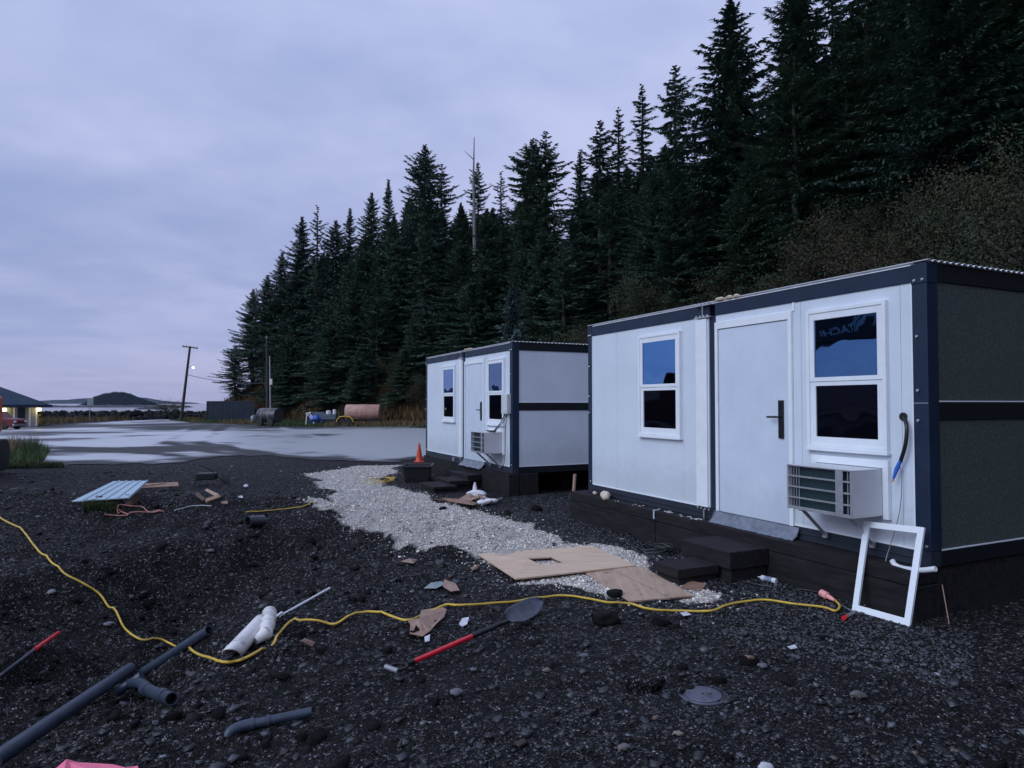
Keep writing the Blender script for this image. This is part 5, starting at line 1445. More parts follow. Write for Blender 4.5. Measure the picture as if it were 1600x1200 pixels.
# wye fitting
A, B = G(182, 1082, .06), G(222, 1056, .06); C_ = G(268, 1092, .06)
root = empty('pipe_tee', (A + B) / 2, 0, 'grey branched pipe fitting lying beside the end of the long pipe', 'pipe fitting'); o_ = Vector(root.location)
A, B, C_ = A - o_, B - o_, C_ - o_; m0 = A.lerp(B, .55)
b = MB(); b.pipe([A, A.lerp(B, .5), B], .036, .030, 16); b.build('barrel', M['pvc_grey'], root, smooth=True)
b = MB(); b.tube([B.lerp(A, .18), B], .042, 16); b.build('collar', M['pvc_grey'], root, smooth=True)
b = MB(); q = m0.lerp(C_, .25) + Vector((0, .03, .01)); b.pipe(smooth_path([m0, q, m0.lerp(C_, .6), C_], 5), .037, .031, 16); b.build('branch', M['pvc_grey'], root, smooth=True)
for t in (.42, .80):
    b = MB(); b.tube([m0.lerp(C_, t) , m0.lerp(C_, t + .10)], .043, 16); b.build('collar', M['pvc_grey'], root, smooth=True)
# elbow pipe
A, B = G(388, 1133, .04), G(487, 1112, .035)
root = empty('elbow_pipe', A, 0, 'short grey pipe with an elbow at its left end, half sunk in the trench slope', 'pipe'); o_ = A.copy(); dv = (B - A)
b = MB(); b.tube([dv * 0, dv * .5, dv], .026, 14); b.build('barrel', M['pvc_grey'], root, smooth=True)
b = MB(); e = -dv.normalized(); b.tube(smooth_path([dv * .10, e * .03, e * .075 + Vector((-.01, -.02, -.012)), e * .085 + Vector((-.01, -.035, -.055))], 5), .031, 14); b.build('elbow', M['pvc_grey'], root, smooth=True)
b = MB(); b.tube([dv * .28, dv * .34], .032, 14); b.build('collar', M['pvc_grey'], root, smooth=True)
# broken white pipe
A, B = G(362, 1022, .05), G(408, 972, .10)
root = empty('white_pipe', A, 0, 'broken muddy white pipe with a fitting, lying on the trench edge', 'pipe'); dv = B - A
b = MB(); r_ = .062; n = 20; rings = 12; vs = []; u_ = dv.normalized(); sx = u_.cross(Vector((0, 0, 1))).normalized(); sy = sx.cross(u_).normalized()
rr = random.Random(6)
for i in range(rings):
    t = i / (rings - 1)
    for k in range(n + 1):
        an = -1.15 + 5.2 * k / n                # open along its lower side, with a jagged edge
        an += rr.uniform(-.05, .05) * (k in (0, n)) + (.9 * max(0, 1 - t * 4) if k > n * .75 else 0) * -1
        p_ = dv * (t - (.10 * math.sin(an) if t == 0 else 0)) + sx * math.cos(an) * r_ + sy * math.sin(an) * r_; vs.append(p_)
b.add(vs, [(i * (n + 1) + k, i * (n + 1) + k + 1, (i + 1) * (n + 1) + k + 1, (i + 1) * (n + 1) + k) for i in range(rings - 1) for k in range(n)])
o = b.build('broken_barrel', M['pvc_white'], root, smooth=True); sm = o.modifiers.new('solid', 'SOLIDIFY'); sm.thickness = .007
b = MB(); b.lathe([(.058, 0), (.050, .012), (.02, .02)], 16, Matrix.Translation(dv * .99) @ u_.to_track_quat('Z', 'Y').to_matrix().to_4x4()); b.build('rounded_end', M['pvc_white'], root, smooth=True)
C_, D_ = G(415, 990, .05) - A, G(421, 958, .09) - A
b = MB(); b.tube([C_, C_.lerp(D_, .5), D_, D_ + (D_ - C_) * .06], .055, 16, radii=[.050, .055, .058, .040]); b.build('fitting', M['pvc_white'], root, smooth=True)
b = MB(); b.tube([C_.lerp(D_, .34), C_.lerp(D_, .44)], .060, 16); b.tube([C_.lerp(D_, .72), C_.lerp(D_, .78)], .061, 16); b.build('collar', M['pvc_white'], root, smooth=True)
b = MB(); b.tube([C_, C_ + Vector((-.05, -.07, -.03))], .05, 14, radii=[.052, .03]); b.build('broken_socket', M['pvc_white'], root, smooth=True)
A, B = G(437, 963, .02), G(515, 919, .05)
root = empty('thin_white_rod', A, 0, 'thin straight white rod lying beside the broken white pipe', 'rod'); dv = B - A
b = MB(); b.tube([dv * 0, dv], .011, 10); b.build('shaft', M['whiteplastic'], root, smooth=True)
b = MB(); b.tube([Vector((-.03, 0, -.005)), Vector((.02, .01, .03))], .012, 8); b.build('end_bracket', M['whiteplastic'], root)
# black pipe stub and other bits beyond the bank
A, B = G(387, 815, .07), G(411, 813, .07); root, _ = pipe_obj('black_pipe', A, B, .075, M['black_tank'], 'short black pipe stub lying beyond the dark bank left of the gravel')
# red stick
A, M1, B = G(-8, 1062, .04), G(54, 1015, .06), G(91, 989, .07)
root = empty('red_tipped_rod', A, 0, 'dark metal rod with a red end at the left edge of the picture', 'rod')
b = MB(); b.tube([Vector((0, 0, 0)), M1 - A], .016, 10); b.build('shaft', M['blade'], root, smooth=True)
b = MB(); b.tube([M1 - A, B - A], .021, 10, radii=[.022, .019]); b.build('red_grip', M['red'], root, smooth=True)
# pink sheet at the bottom edge
pts_ = [(70, 1215), (104, 1186), (125, 1191), (150, 1196), (176, 1194), (196, 1199), (215, 1196), (225, 1230), (90, 1250)]
b = MB(); tops = [G(a_, b__, .03 + .012 * (i % 2)) for i, (a_, b__) in enumerate(pts_)]; b.slab(tops, .012); tag(b.build('pink_foam_board', M['pink']), 'torn pink foam sheet at the bottom left edge', 'foam sheet')

# ================================================================ shovel
GA, GB, GC, GD = G(601, 1049, .05), G(646, 1034, .055), G(738, 994, .06), G(785, 978, .06)
BT = G(842, 944, .045)
root = empty('shovel', GC, 0, 'round-point shovel with a red shaft and black D-grip lying on the soil', 'shovel'); o_ = GC.copy()
b = MB(); b.tube([GB - o_, GC - o_], .0185, 14); b.build('shaft', M['red'], root, smooth=True)
b = MB(); ss = smooth_path([GC - o_, GC.lerp(GD, .45) - o_ + Vector((0, 0, .010)), GD - o_ + Vector((0, 0, .02)), GD.lerp(BT, .30) - o_ + Vector((0, 0, .0))], 6)
b.tube(ss, .022, 12, radii=[.022 - .008 * i / len(ss) for i in range(len(ss))]); b.build('socket', M['blackmetal'], root, smooth=True)
u_ = (GA - GB).normalized(); s_ = u_.cross(Vector((0, 0, 1))).normalized()
b = MB(); g0 = GB - o_; e1 = g0 + u_ * .06; w_ = .052; ln = .19
b.tube([g0, e1], .021, 12)
for sg in (-1, 1): b.tube(smooth_path([e1, e1 + u_ * .035 + s_ * w_ * .75 * sg, e1 + u_ * .08 + s_ * w_ * sg, g0 + u_ * ln + s_ * w_ * sg], 5), .011, 8)
b.build('grip_yoke', M['blackmetal'], root, smooth=True)
b = MB(); b.tube([g0 + u_ * ln - s_ * (w_ + .008), g0 + u_ * ln + s_ * (w_ + .008)], .017, 12); b.build('grip_bar', M['galv'], root, smooth=True)
# blade: dished, pointed
h0 = GD.lerp(BT, .10) - o_; tip = BT - o_; u_ = (tip - h0).normalized(); ln = (tip - h0).length; s_ = Vector((0, 0, 1)).cross(u_).normalized(); nn_ = u_.cross(s_).normalized()
tilt = Matrix.Rotation(R(31), 3, u_); s_ = tilt @ s_; nn_ = tilt @ nn_
b = MB(); rows, cols = 13, 11; vs = []
for i in range(rows):
    t = i / (rows - 1); wd = .086 * min(1, (.62 + t * 2.2) if t < .18 else 1) * (1 - max(0, (t - .45) / .55) ** 2.6) ** .8 if t < 1 else .002
    for j in range(cols):
        q = j / (cols - 1) * 2 - 1
        dish = .030 * (q * q) * (1 - t * .5) - .022 * math.sin(t * math.pi) + .02 * t
        vs.append(h0 + u_ * (ln * t) + s_ * (wd * q) + nn_ * (dish + .03))
b.add(vs, [(i * cols + j, i * cols + j + 1, (i + 1) * cols + j + 1, (i + 1) * cols + j) for i in range(rows - 1) for j in range(cols - 1)])
o = b.build('blade', M['blade'], root, smooth=True); sm = o.modifiers.new('solid', 'SOLIDIFY'); sm.thickness = .004
b = MB(); c = h0 + u_ * ln * .66 + nn_ * .012; b.slab([c + u_ * .05 + s_ * .00, c + u_ * .01 + s_ * .04, c - u_ * .04 + s_ * .01, c - u_ * .03 - s_ * .03], .003)
b.build('red_sticker', M['pinkplug'], root)

# ================================================================ manhole
c = G(1098, 1086, 0); root = empty('manhole_cover', (c.x, c.y, c.z - .002), 0.4, 'round cast iron cover partly buried in the dark soil', 'manhole cover')
Rm_ = .145
b = MB(); b.lathe([(Rm_ * 1.0, -.05), (Rm_ * 1.0, .008), (Rm_ * .985, .012), (Rm_ * .95, .012), (Rm_ * .94, .004), (Rm_ * .0001, .004)], 48); b.build('ring', M['iron'], root)
b = MB(); b.lathe([(Rm_ * .765, -.02), (Rm_ * .765, .008), (Rm_ * .75, .011), (.012, .0115), (.0005, .0115)], 48); b.build('lid', M['iron'], root)
b = MB(); b.lathe([(.009, .0), (.009, .0128), (.0005, .0128)], 12); b.build('centre_hole', M['rubber'], root)
b = MB()
for k in range(16):
    a = R(-70) + k * R(9); b.box(-.0022, .0022, Rm_ * .80, Rm_ * .90, .004, .009, Matrix.Rotation(a - R(90), 4, 'Z'))
b.build('raised_mark', M['iron'], root)
lump('soil_heap', G(1073, 1074, .0), .05, M['ground'], 'small heap of soil covering the left rim of the iron cover', 'soil', 14, .30, (1.0, 1.1))
# clods
lump('soil_clod', G(1006, 1066, .02), .10, M['ground'], 'large clod of grey soil left of the iron cover', 'clod', 8, .55, (1.1, .9))
lump('soil_clod', G(948, 966, .03), .11, M['boulder'], 'black clod standing just below the yellow cord in front of the plywood', 'clod', 9, .6)
lump('soil_clod', G(962, 928, .02), .075, M['boulder'], 'black clod touching the yellow cord at the left corner of the darker plywood', 'clod', 10, .6)

STN = [(1172, 1028, .05, (.20, .12, .08), 'rust-brown flat stone standing on edge right of the middle foreground'), (1191, 1040, .04, (.15, .15, .17), 'grey rounded stone beside the rust-brown stone'),
       (714, 1081, .055, (.13, .13, .15), 'pale grey flat stone below the middle of the shovel shaft'), (855, 1047, .035, (.16, .13, .12), 'small brownish stone right of the shovel blade'),
       (1060, 1146, .03, (.24, .20, .15), 'small tan stone chip below the iron cover'), (1340, 1085, .06, (.12, .11, .11), 'dark flat stone right of the iron cover'),
       (975, 1168, .04, (.13, .12, .12), 'flat dark stone at the bottom of the picture'), (330, 860, .055, (.12, .11, .12), 'round pale stone in the face of the dark bank'),
       (1195, 1198, .045, (.55, .55, .56), 'white stone at the bottom edge of the picture'), (912, 1024, .04, (.10, .11, .13), 'blue-grey stone right of the shovel blade'),
       (80, 925, .06, (.20, .21, .24), 'pale grey patch of stone in the bank above the red rod'), (170, 975, .06, (.13, .14, .17), 'grey stone half buried near the yellow cord'),
       (740, 1046, .03, (.12, .12, .14), 'small grey stone under the red shaft'), (1385, 1033, .04, (.10, .10, .12), 'small grey stone below the leaning white frame')]
for i, (a_, b__, s_, colr, lab) in enumerate(STN):
    m_ = mat('stone_tone', colr, tuple(q * .6 for q in colr), rough=.4, rough2=.6, scale=18, bump=.003)
    lump('stone', G(a_, b__, s_ * .25), s_ * .75, m_, lab, 'stone', 20 + i, .5, (1.1, .8))

# scraps of paper and slate
def scrap(name, pix, m, label, cat, lift=.018, th=.003):
    rr = random.Random(len(label)); b = MB(); b.slab([G(a_, b__, lift + rr.uniform(-.006, .022)) for a_, b__ in pix], th); return tag(b.build(name, m), label, cat)
scrap('kraft_paper', [(636, 968), (641, 975), (640, 990), (660, 994), (672, 986), (682, 974), (694, 964), (698, 952), (690, 948), (658, 953), (655, 966)], M['kraft'], 'torn brown paper under the yellow cord left of the shovel blade', 'paper')
scrap('slate_piece', [(662, 919), (674, 910), (690, 908), (696, 912), (682, 919)], M['sign'], 'flat blue-grey slate piece in the middle of the bare soil', 'slate')
scrap('paper_scrap', [(717, 975), (722, 966), (733, 964), (730, 975), (722, 979)], M['paper'], 'crumpled white scrap between the brown paper and the shovel blade', 'scrap')
scrap('paper_scrap', [(663, 995), (672, 991), (671, 1001), (664, 1003)], M['paper'], 'tiny white scrap just below the brown paper', 'scrap')
scrap('paper_scrap', [(626, 877), (640, 872), (652, 874), (646, 880)], M['kraft'], 'tan scrap on the soil left of the light plywood sheet', 'scrap')
scrap('paper_scrap', [(694, 905), (712, 912), (718, 922), (704, 924), (692, 916)], M['kraft'], 'tan shred right of the slate piece', 'scrap')
scrap('paper_scrap', [(735, 887), (748, 882), (746, 889), (738, 891)], M['card'], 'dark red scrap by the left corner of the light plywood sheet', 'scrap')
scrap('paper_scrap', [(1063, 958), (1072, 955), (1080, 960), (1068, 962)], M['paper'], 'white scrap just below the yellow cord under the darker plywood', 'scrap')
scrap('paper_scrap', [(1230, 1010), (1242, 1007), (1246, 1012), (1236, 1014)], M['paper'], 'pale chip lying on the soil below the pink plug', 'scrap')
scrap('paper_scrap', [(470, 1001), (488, 1010), (492, 1003), (476, 997)], M['card'], 'reddish wood sliver right of the broken white pipe', 'scrap')
# caulk tube
A, B = G(1184, 901, .035), G(1213, 908, .035); root = empty('sealant_cartridge', A, 0, 'white and blue sealant cartridge lying below the near cabin ledge', 'cartridge'); dv = B - A
b = MB(); b.tube([dv * .22, dv], .026, 16); b.build('barrel', M['whiteplastic'], root, smooth=True)
b = MB(); b.tube([dv * .40, dv * .80], .0268, 16, caps=False); b.build('printed_band', mat('navy_print', (.05, .08, .20), (.35, .38, .45), rough=.4, scale=30), root, smooth=True)
b = MB(); b.tube([dv * .0, dv * .22], .01, 10, radii=[.004, .013]); b.build('nozzle', M['whiteplastic'], root, smooth=True)
A, B = G(1318, 966, .02), G(1334, 957, .02); root = empty('screwdriver', A, 0, 'small tool with a red knob lying at the foot of the leaning white frame', 'tool'); dv = B - A
b = MB(); b.tube([dv * 0, dv * .35], .018, 10, radii=[.018, .015]); b.build('knob', M['red'], root, smooth=True)
b = MB(); b.tube([dv * .35, dv], .014, 10); b.build('shaft', M['galv'], root, smooth=True)
# stake
p_ = G(896, 774, 0); b = MB(); b.tube([p_, p_ + Vector((.03, 0, .40))], .032, 10); tag(b.build('white_stake', M['wood'], smooth=True), 'short pale post sticking up at the left end of the near cabin foundation', 'post')
p_ = G(1483, 975); b = MB(); b.tube([p_, p_ + Vector((-.03, .03, .30))], .004, 5); tag(b.build('dry_stalk', M['wood']), 'thin brown stalk standing in the dark below the near cabin side', 'stalk')

# ================================================================ things by the far cabin
p_ = G(655, 722); root = empty('traffic_cone', p_, 0.3, 'orange traffic cone beside the left corner of the far cabin', 'cone'); root.scale = (.80, .80, .84)
b = MB(); b.lathe([(.145, .03), (.13, .05), (.10, .21), (.088, .32), (.066, .44), (.045, .57), (.03, .66), (.018, .665)], 20); b.build('body', M['orange'], root, smooth=True)
b = MB(); b.box(-.18, .18, -.18, .18, 0, .03); b.build('base', M['orange'], root, bevel=.01)
p_ = G(653, 751); p_.z += .0; root = empty('black_tub', p_, 0.05, 'open black plastic tub in front of the orange cone', 'tub')
def tub(root, w0, d0, w1, d1, h, t=.012):
    b = MB(); o0 = [(-w0, -d0), (w0, -d0), (w0, d0), (-w0, d0)]; o1 = [(-w1, -d1), (w1, -d1), (w1, d1), (-w1, d1)]
    i0 = [(x_ * .95, y_ * .95) for x_, y_ in o0]; i1 = [(x_ * .95, y_ * .95) for x_, y_ in o1]
    vs = [(x_, y_, 0) for x_, y_ in o0] + [(x_, y_, h) for x_, y_ in o1] + [(x_, y_, h) for x_, y_ in i1] + [(x_, y_, .02) for x_, y_ in i0]
    fs = [(3, 2, 1, 0)] + [(k, (k + 1) % 4, 4 + (k + 1) % 4, 4 + k) for k in range(4)] + [(4 + k, 4 + (k + 1) % 4, 8 + (k + 1) % 4, 8 + k) for k in range(4)] + [(8 + k, 8 + (k + 1) % 4, 12 + (k + 1) % 4, 12 + k) for k in range(4)] + [(12, 13, 14, 15)]
    b.add(vs, fs); b.build('body', M['blackplastic'], root, bevel=.012)
    b = MB(); q = .035
    b.box(-w1 - q, w1 + q, -d1 - q, -d1 + .004, h - .028, h + .006); b.box(-w1 - q, w1 + q, d1 - .004, d1 + q, h - .028, h + .006); b.box(-w1 - q, -w1 + .004, -d1 + .004, d1 - .004, h - .028, h + .006); b.box(w1 - .004, w1 + q, -d1 + .004, d1 - .004, h - .028, h + .006)
    b.build('rim', M['blackplastic'], root, bevel=.006)
    b = MB()
    for k in range(7): x_ = -w0 + .05 + k * (2 * w0 - .1) / 6; b.box(x_ - .008, x_ + .008, -w0 * 0 - d0 - .022, -d0 - .004, .02, h - .05)
    b.build('rib', M['blackplastic'], root)
tub(root, .26, .30, .31, .36, .36)
# rubbish by the far cabin
root = empty('rubbish_pile', G(745, 781), 0, 'heap of torn card and white foam rubbish below the far cabin air conditioner', 'rubbish')
o_ = Vector(root.location)
def rl(px, py, dz=0): return G(px, py, dz) - o_
for nm, pts_, m_, th in (('card_piece', [(716, 780), (736, 768), (752, 770), (748, 777), (732, 783)], 'kraft', .012), ('card_piece', [(742, 782), (748, 770), (760, 776), (770, 782), (760, 787)], 'kraft', .012), ('card_piece', [(690, 778), (724, 780), (748, 786), (740, 789), (700, 783)], 'card', .006)):
    b = MB(); b.slab([rl(a_, b__, .03 + .06 * (i % 2)) for i, (a_, b__) in enumerate(pts_)], th); b.build(nm, M[m_], root)
for (a_, b__, s_) in ((744, 772, .14), (766, 783, .10), (754, 785, .08), (752, 779, .07)):
    o = lump('foam_piece', (0, 0, 0), s_, M['whiteplastic'], None, None, int(a_), .55, (1.3, .8)); o.parent = root; o.location = rl(a_, b__, s_ * .4)
b = MB(); q = rl(742, 768, .1); b.lathe([(.03, 0), (.045, .02), (.035, .10), (.02, .14), (.02, .17)], 12, Matrix.Translation(q)); b.build('bottle', M['whiteplastic'], root, smooth=True)
b = MB(); b.tube([rl(753, 789, .03), rl(784, 779, .06)], .022, 8); b.build('rod', M['galv'], root)
lump('soil_clod', G(692, 795, .02), .055, M['boulder'], 'small black clod alone on the gravel path below the far cabin steps', 'clod', 31, .7)
b = MB(); b.tube([G(677, 780, .02), G(696, 782, .02)], .03, 6, flat=.4); tag(b.build('wood_scrap', M['wood_dark']), 'flat dark wood scrap on the gravel just below the lowest far cabin step', 'wood')

# pale blue roofing sheets on a pallet
A, B, C_, D_ = PZ(112, 779, .25), PZ(178, 750.5, .62), PZ(231, 750.5, .50), PZ(202, 775, .34)
A = G(112, 783, .05); D_ = G(202, 777, .16); B = G(177, 752, .25); C_ = G(231, 751, .25)
root = empty('roofing_sheets', (A + C_) / 2, 0, 'pale blue ribbed roofing sheets stacked on the ground beyond the dark bank', 'roofing sheets'); o_ = Vector(root.location)
npan = 5
for k in range(npan):
    t0, t1 = k / npan, (k + 1) / npan
    def cut(t, near): 
        sag = 0.0
        q = A.lerp(D_, t) if near else B.lerp(C_, t)
        return q - o_ + Vector((0, 0, sag * (1 if near else .6)))
    b = MB(); b.slab([cut(t0, 1) , cut(t1 - .004, 1), cut(t1 - .004, 0), cut(t0, 0)], .012); b.build('sheet_panel', M['sheetblue'], root)
    b = MB(); z_ = Vector((0, 0, .012)); b.slab([cut(t1 - .02, 1) + z_, cut(t1 + .004, 1) + z_, cut(t1 + .004, 0) + z_, cut(t1 - .03, 0) + z_], .03); b.build('raised_seam', M['sheetblue'], root)
for t_ in (.2, .85):
    q = cut(t_, 0).lerp(cut(t_, 1), .45); b = MB(); b.box(q.x - .04, q.x + .04, q.y - .12, q.y + .12, q.z - .30, q.z - .07); b.build('support_block', M['wood_dark'], root)
# pallet
c = G(247, 766); root = empty('wooden_pallet', c, R(28), 'weathered wooden pallet beside the pale blue roofing sheets', 'pallet')
for k in range(6):
    b = MB(); b.box(-.55, .55, -.50 + k * .18, -.50 + k * .18 + .11, .12, .14); b.build('board', M['wood'], root)
for k in range(3):
    b = MB(); b.box(-.55 + k * .50, -.45 + k * .50, -.52, .52, .02, .118); b.build('bearer', M['wood_dark'], root)
root.scale = (.66, .66, .8)
b = MB(); b.box(-.55, .35, -.05, .05, .145, .17, Matrix.Translation((-.1, -.05, 0)) @ Matrix.Rotation(R(38), 4, 'Z')); b.build('loose_board', M['wood'], root)
# toppled black barrow tray
c = G(322, 757); root = empty('barrow', c, R(15), 'toppled black wheelbarrow tray with a bent handle beyond the dark bank', 'wheelbarrow'); root.scale = (.62, .62, .62)
b = MB(); b.prism([(-.32, -.15), (.30, -.15), (.36, .18), (-.24, .18)], .16, .40); b.build('tray', M['blackplastic'], root, bevel=.03)
b = MB(); b.tube(smooth_path([(.25, 0, .40), (.05, .0, .55), (-.22, .05, .66)], 5), .016, 6); b.tube(smooth_path([(.3, 0, .32), (.5, -.1, .18), (.65, -.15, .06)], 5), .02, 6); b.tube([(-.3, -.1, .2), (-.36, -.15, .0)], .016, 6); b.build('handle', M['steel_dark'], root, smooth=True)
b = MB(); b.lathe([(.08, -.04), (.16, -.03), (.16, .03), (.08, .04)], 16, Matrix.Translation((.62, -.05, .15)) @ Matrix.Rotation(R(70), 4, 'X')); b.build('wheel', M['rubber'], root, smooth=True)
for i, (pp, lab) in enumerate((([(323, 766), (342, 776)], 'upper pinkish lath of the broken frame below the toppled barrow'), ([(342, 776), (322, 783)], 'lower pinkish lath of the broken frame below the toppled barrow'), ([(308, 772), (320, 782)], 'thin dark lath left of the pinkish ones'))):
    A, B = G(*pp[0], .05), G(*pp[1], .05); b = MB(); b.tube([A, B], .035, 4); tag(b.build('wood_lath', M['wood'] if i < 2 else M['wood_dark']), lab, 'lath')
scrap('paper_scrap', [(380, 758), (386, 756), (388, 760), (382, 761)], M['paper'], 'white scrap on the far soil right of the toppled barrow', 'scrap', .03)
scrap('paper_scrap', [(371, 775), (378, 774), (380, 778), (373, 777)], M['paper'], 'second white scrap below the one right of the barrow', 'scrap', .03)
scrap('paper_scrap', [(345, 784), (355, 782), (356, 787), (347, 787)], M['kraft'], 'tan lump of debris below the pinkish laths', 'scrap', .05)

# ================================================================ far yard
def gtop(px, py): return G(px, py)
# shipping container
A = P(313.5, 655, 90); A.z = gz(A.x, A.y)
ang = math.atan2(.30, 1)
root = empty('shipping_container', A, 0, 'dark navy shipping container at the road end, tan bank behind it', 'container')
Yc = A.y; Wd = 6.06; hC = 2.59
root.rotation_euler = (0, 0, R(-5))
b = MB(); 
# corrugated long side
n = 26; vs = []; 
for i in range(n * 4 + 1):
    x_ = .85 + (7.4 - .85) * i / (n * 4); yy = [0, .04, .04, 0][i % 4]; vs += [(x_, yy, .15), (x_, yy, hC - .1)]
b.add(vs, [(2 * i, 2 * i + 2, 2 * i + 3, 2 * i + 1) for i in range(n * 4)]); b.build('side_wall', M['navycont'], root)
b = MB(); vs = []
for i in range(9 * 4 + 1):
    t = i / 36; off = [0, .03, .03, 0][i % 4]; vs += [(.85 - .85 * t, 2.3 * t + off * .3, .15), (.85 - .85 * t, 2.3 * t + off * .3, hC - .1)]
b.add(vs, [(2 * i + 2, 2 * i, 2 * i + 1, 2 * i + 3) for i in range(36)]); b.build('end_doors', mat('faded_container_paint', (.07, .09, .12), (.045, .06, .085), rough=.5, scale=2), root)
b = MB(); b.box(.80, .92, -.03, .09, 0, hC); b.box(7.3, 7.42, -.03, .09, 0, hC); b.box(-.06, .06, 2.24, 2.36, 0, hC); b.build('corner_post', M['navycont'], root)
b = MB(); b.prism([(.85, -.03), (7.4, -.03), (6.6, 2.4), (0, 2.4)], hC - .12, hC); b.prism([(.85, -.03), (7.4, -.03), (6.6, 2.4), (0, 2.4)], 0, .15); b.build('roof_and_floor', M['navycont'], root)
# black tank on wheels
def tank(name, px0, px1, pyb, rad, m, label, lift, cat='tank'):
    A = G(px0, pyb); B = G(px1, pyb); c = (A + B) / 2; ln = (B - A).length / 2; root = empty(name, c, 0, label, cat)
    Mx = Matrix.Translation((0, rad, lift + rad)) @ Matrix.Rotation(R(90), 4, 'Y')
    return root, ln, Mx
root, ln, Mx = tank('black_tank_trailer', 394, 432, 666.3, .62, None, 'black cylindrical tank on two wheels below the utility pole', .32)
root.rotation_euler = (0, 0, R(-24))
b = MB(); ln *= 1.0; b.lathe([(.30, -ln), (.60, -ln + .05), (.62, -ln + .12), (.62, ln - .1), (.60, ln - .04), (.02, ln)], 26, Mx); b.build('tank', M['black_tank'], root, smooth=True)
b = MB()
for xx in (-ln * .45, ln * .3): b.lathe([(.635, xx - .03), (.635, xx + .03)], 26, Mx)
b.build('strap', M['rust_tank'], root)
for xx in (-.55, .62): b = MB(); b.lathe([(.1, -.11), (.33, -.10), (.33, .10), (.1, .11)], 18, Matrix.Translation((xx, .05, .33)) @ Matrix.Rotation(R(90), 4, 'X')); b.build('wheel', M['rubber'], root, smooth=True)
b = MB(); b.box(-ln - .9, -ln + .2, .4, .5, .42, .50); b.lathe([(.02, 0), (.30, .02), (.30, .26), (.02, .30)], 14, Matrix.Translation((-ln - .55, .35, .62)) @ Matrix.Rotation(R(70), 4, 'Y')); b.build('end_tank', M['galv'], root)
# rusty tank on a trailer
root, ln, Mx = tank('rusty_tank', 536, 592, 663, .80, None, 'pinkish rusty cylindrical tank lying on the verge', .30)
b = MB(); b.lathe([(.40, -ln), (.74, -ln + .08), (.80, -ln + .16), (.80, -.05), (.815, -.04), (.815, .04), (.80, .05), (.80, ln - .12), (.76, ln - .03), (.3, ln)], 28, Mx); b.build('tank', M['rust_tank'], root, smooth=True)
b = MB()
for xx in (-ln * .5, ln * .5): b.box(xx - .1, xx + .1, .1, 1.5, .0, .45)
b.build('cradle', M['wood_dark'], root)
A = G(527, 665.5); B = G(553, 665.5); c = (A + B) / 2; root = empty('trailer', c, 0, 'low dark trailer with two wheels under a yellow-edged mudguard, in front of the rusty tank', 'trailer'); hw = (B - A).length / 2
for xx in (-hw * .45, hw * .45): b = MB(); b.lathe([(.1, -.12), (.36, -.11), (.36, .11), (.1, .12)], 18, Matrix.Translation((xx, -.1, .36)) @ Matrix.Rotation(R(90), 4, 'X')); b.build('wheel', M['rubber'], root, smooth=True)
b = MB(); arc = [(-hw - .02, .36)] + [(-hw + .10, .62), (-hw + .3, .80), (0, .84), (hw - .3, .80), (hw - .10, .62)] + [(hw + .02, .36)]
b.tube([(x_, -.28, z_) for x_, z_ in arc], .05, 5); b.build('mudguard_edge', M['yellow'], root)
b = MB(); b.prism([(-hw + .05, -.25), (hw - .05, -.25), (hw - .05, .4), (-hw + .05, .4)], .74, .79); b.box(-hw - 2.4, hw + 2.2, .5, .62, .42, .54); b.box(-hw - 2.4, hw + 2.2, 1.5, 1.62, .42, .54); b.box(hw + .8, hw + 1.0, .5, 1.6, .42, .54); b.build('chassis', M['steel_dark'], root)
# white trestle, blue drum, white machine
p_ = G(478, 664); root = empty('white_trestle', p_, 0, 'white A-frame trestle left of the blue barrel on the verge', 'trestle')
b = MB(); b.tube([(0, 0, 0), (.05, .1, 1.1)], .05, 5); b.tube([(.05, .1, 1.0), (.55, .1, .55)], .05, 5); b.tube([(.25, .1, 1.1), (.6, 0, .75)], .05, 5); b.tube([(-.05, .1, 1.05), (.45, .1, 1.15)], .05, 5); b.tube([(.7, 0, .3), (.75, .0, .0)], .05, 5); b.build('leg', M['whiteplastic'], root)
p_ = G(494, 662.5); root = empty('blue_machine', p_, 0, 'blue pump lying low on the verge between the white trestle and the trailer', 'pump')
b = MB(); b.lathe([(.1, -.5), (.40, -.42), (.42, .3), (.2, .5)], 14, Matrix.Translation((-.1, 0, .45)) @ Matrix.Rotation(R(80), 4, 'Y')); b.build('body', M['blue'], root, smooth=True)
b = MB(); b.box(-.5, .0, -.3, .3, .0, .12); b.lathe([(.02, 0), (.22, .02), (.22, .3), (.02, .34)], 12, Matrix.Translation((.55, 0, .2)) @ Matrix.Rotation(R(30), 4, 'Y')); b.build('pump_base', M['blue'], root)
p_ = G(517, 662); root = empty('grey_crate', p_, 0, 'grey crate with white drums on top behind the blue pump', 'crate')
b = MB(); b.box(-.75, .55, -.3, .5, .25, .95); b.box(-1.9, -.7, .1, .3, .3, 1.15); b.build('bin', mat('dull_bin', (.10, .13, .17), rough=.6), root, bevel=.03)
b = MB(); b.lathe([(.02, 0), (.24, .01), (.24, .32), (.12, .36), (.02, .37)], 14, Matrix.Translation((-.25, 0, .95))); b.lathe([(.02, 0), (.17, .01), (.17, .45), (.02, .47)], 14, Matrix.Translation((.35, 0, .95))); b.build('drum', M['whiteplastic'], root, smooth=True)

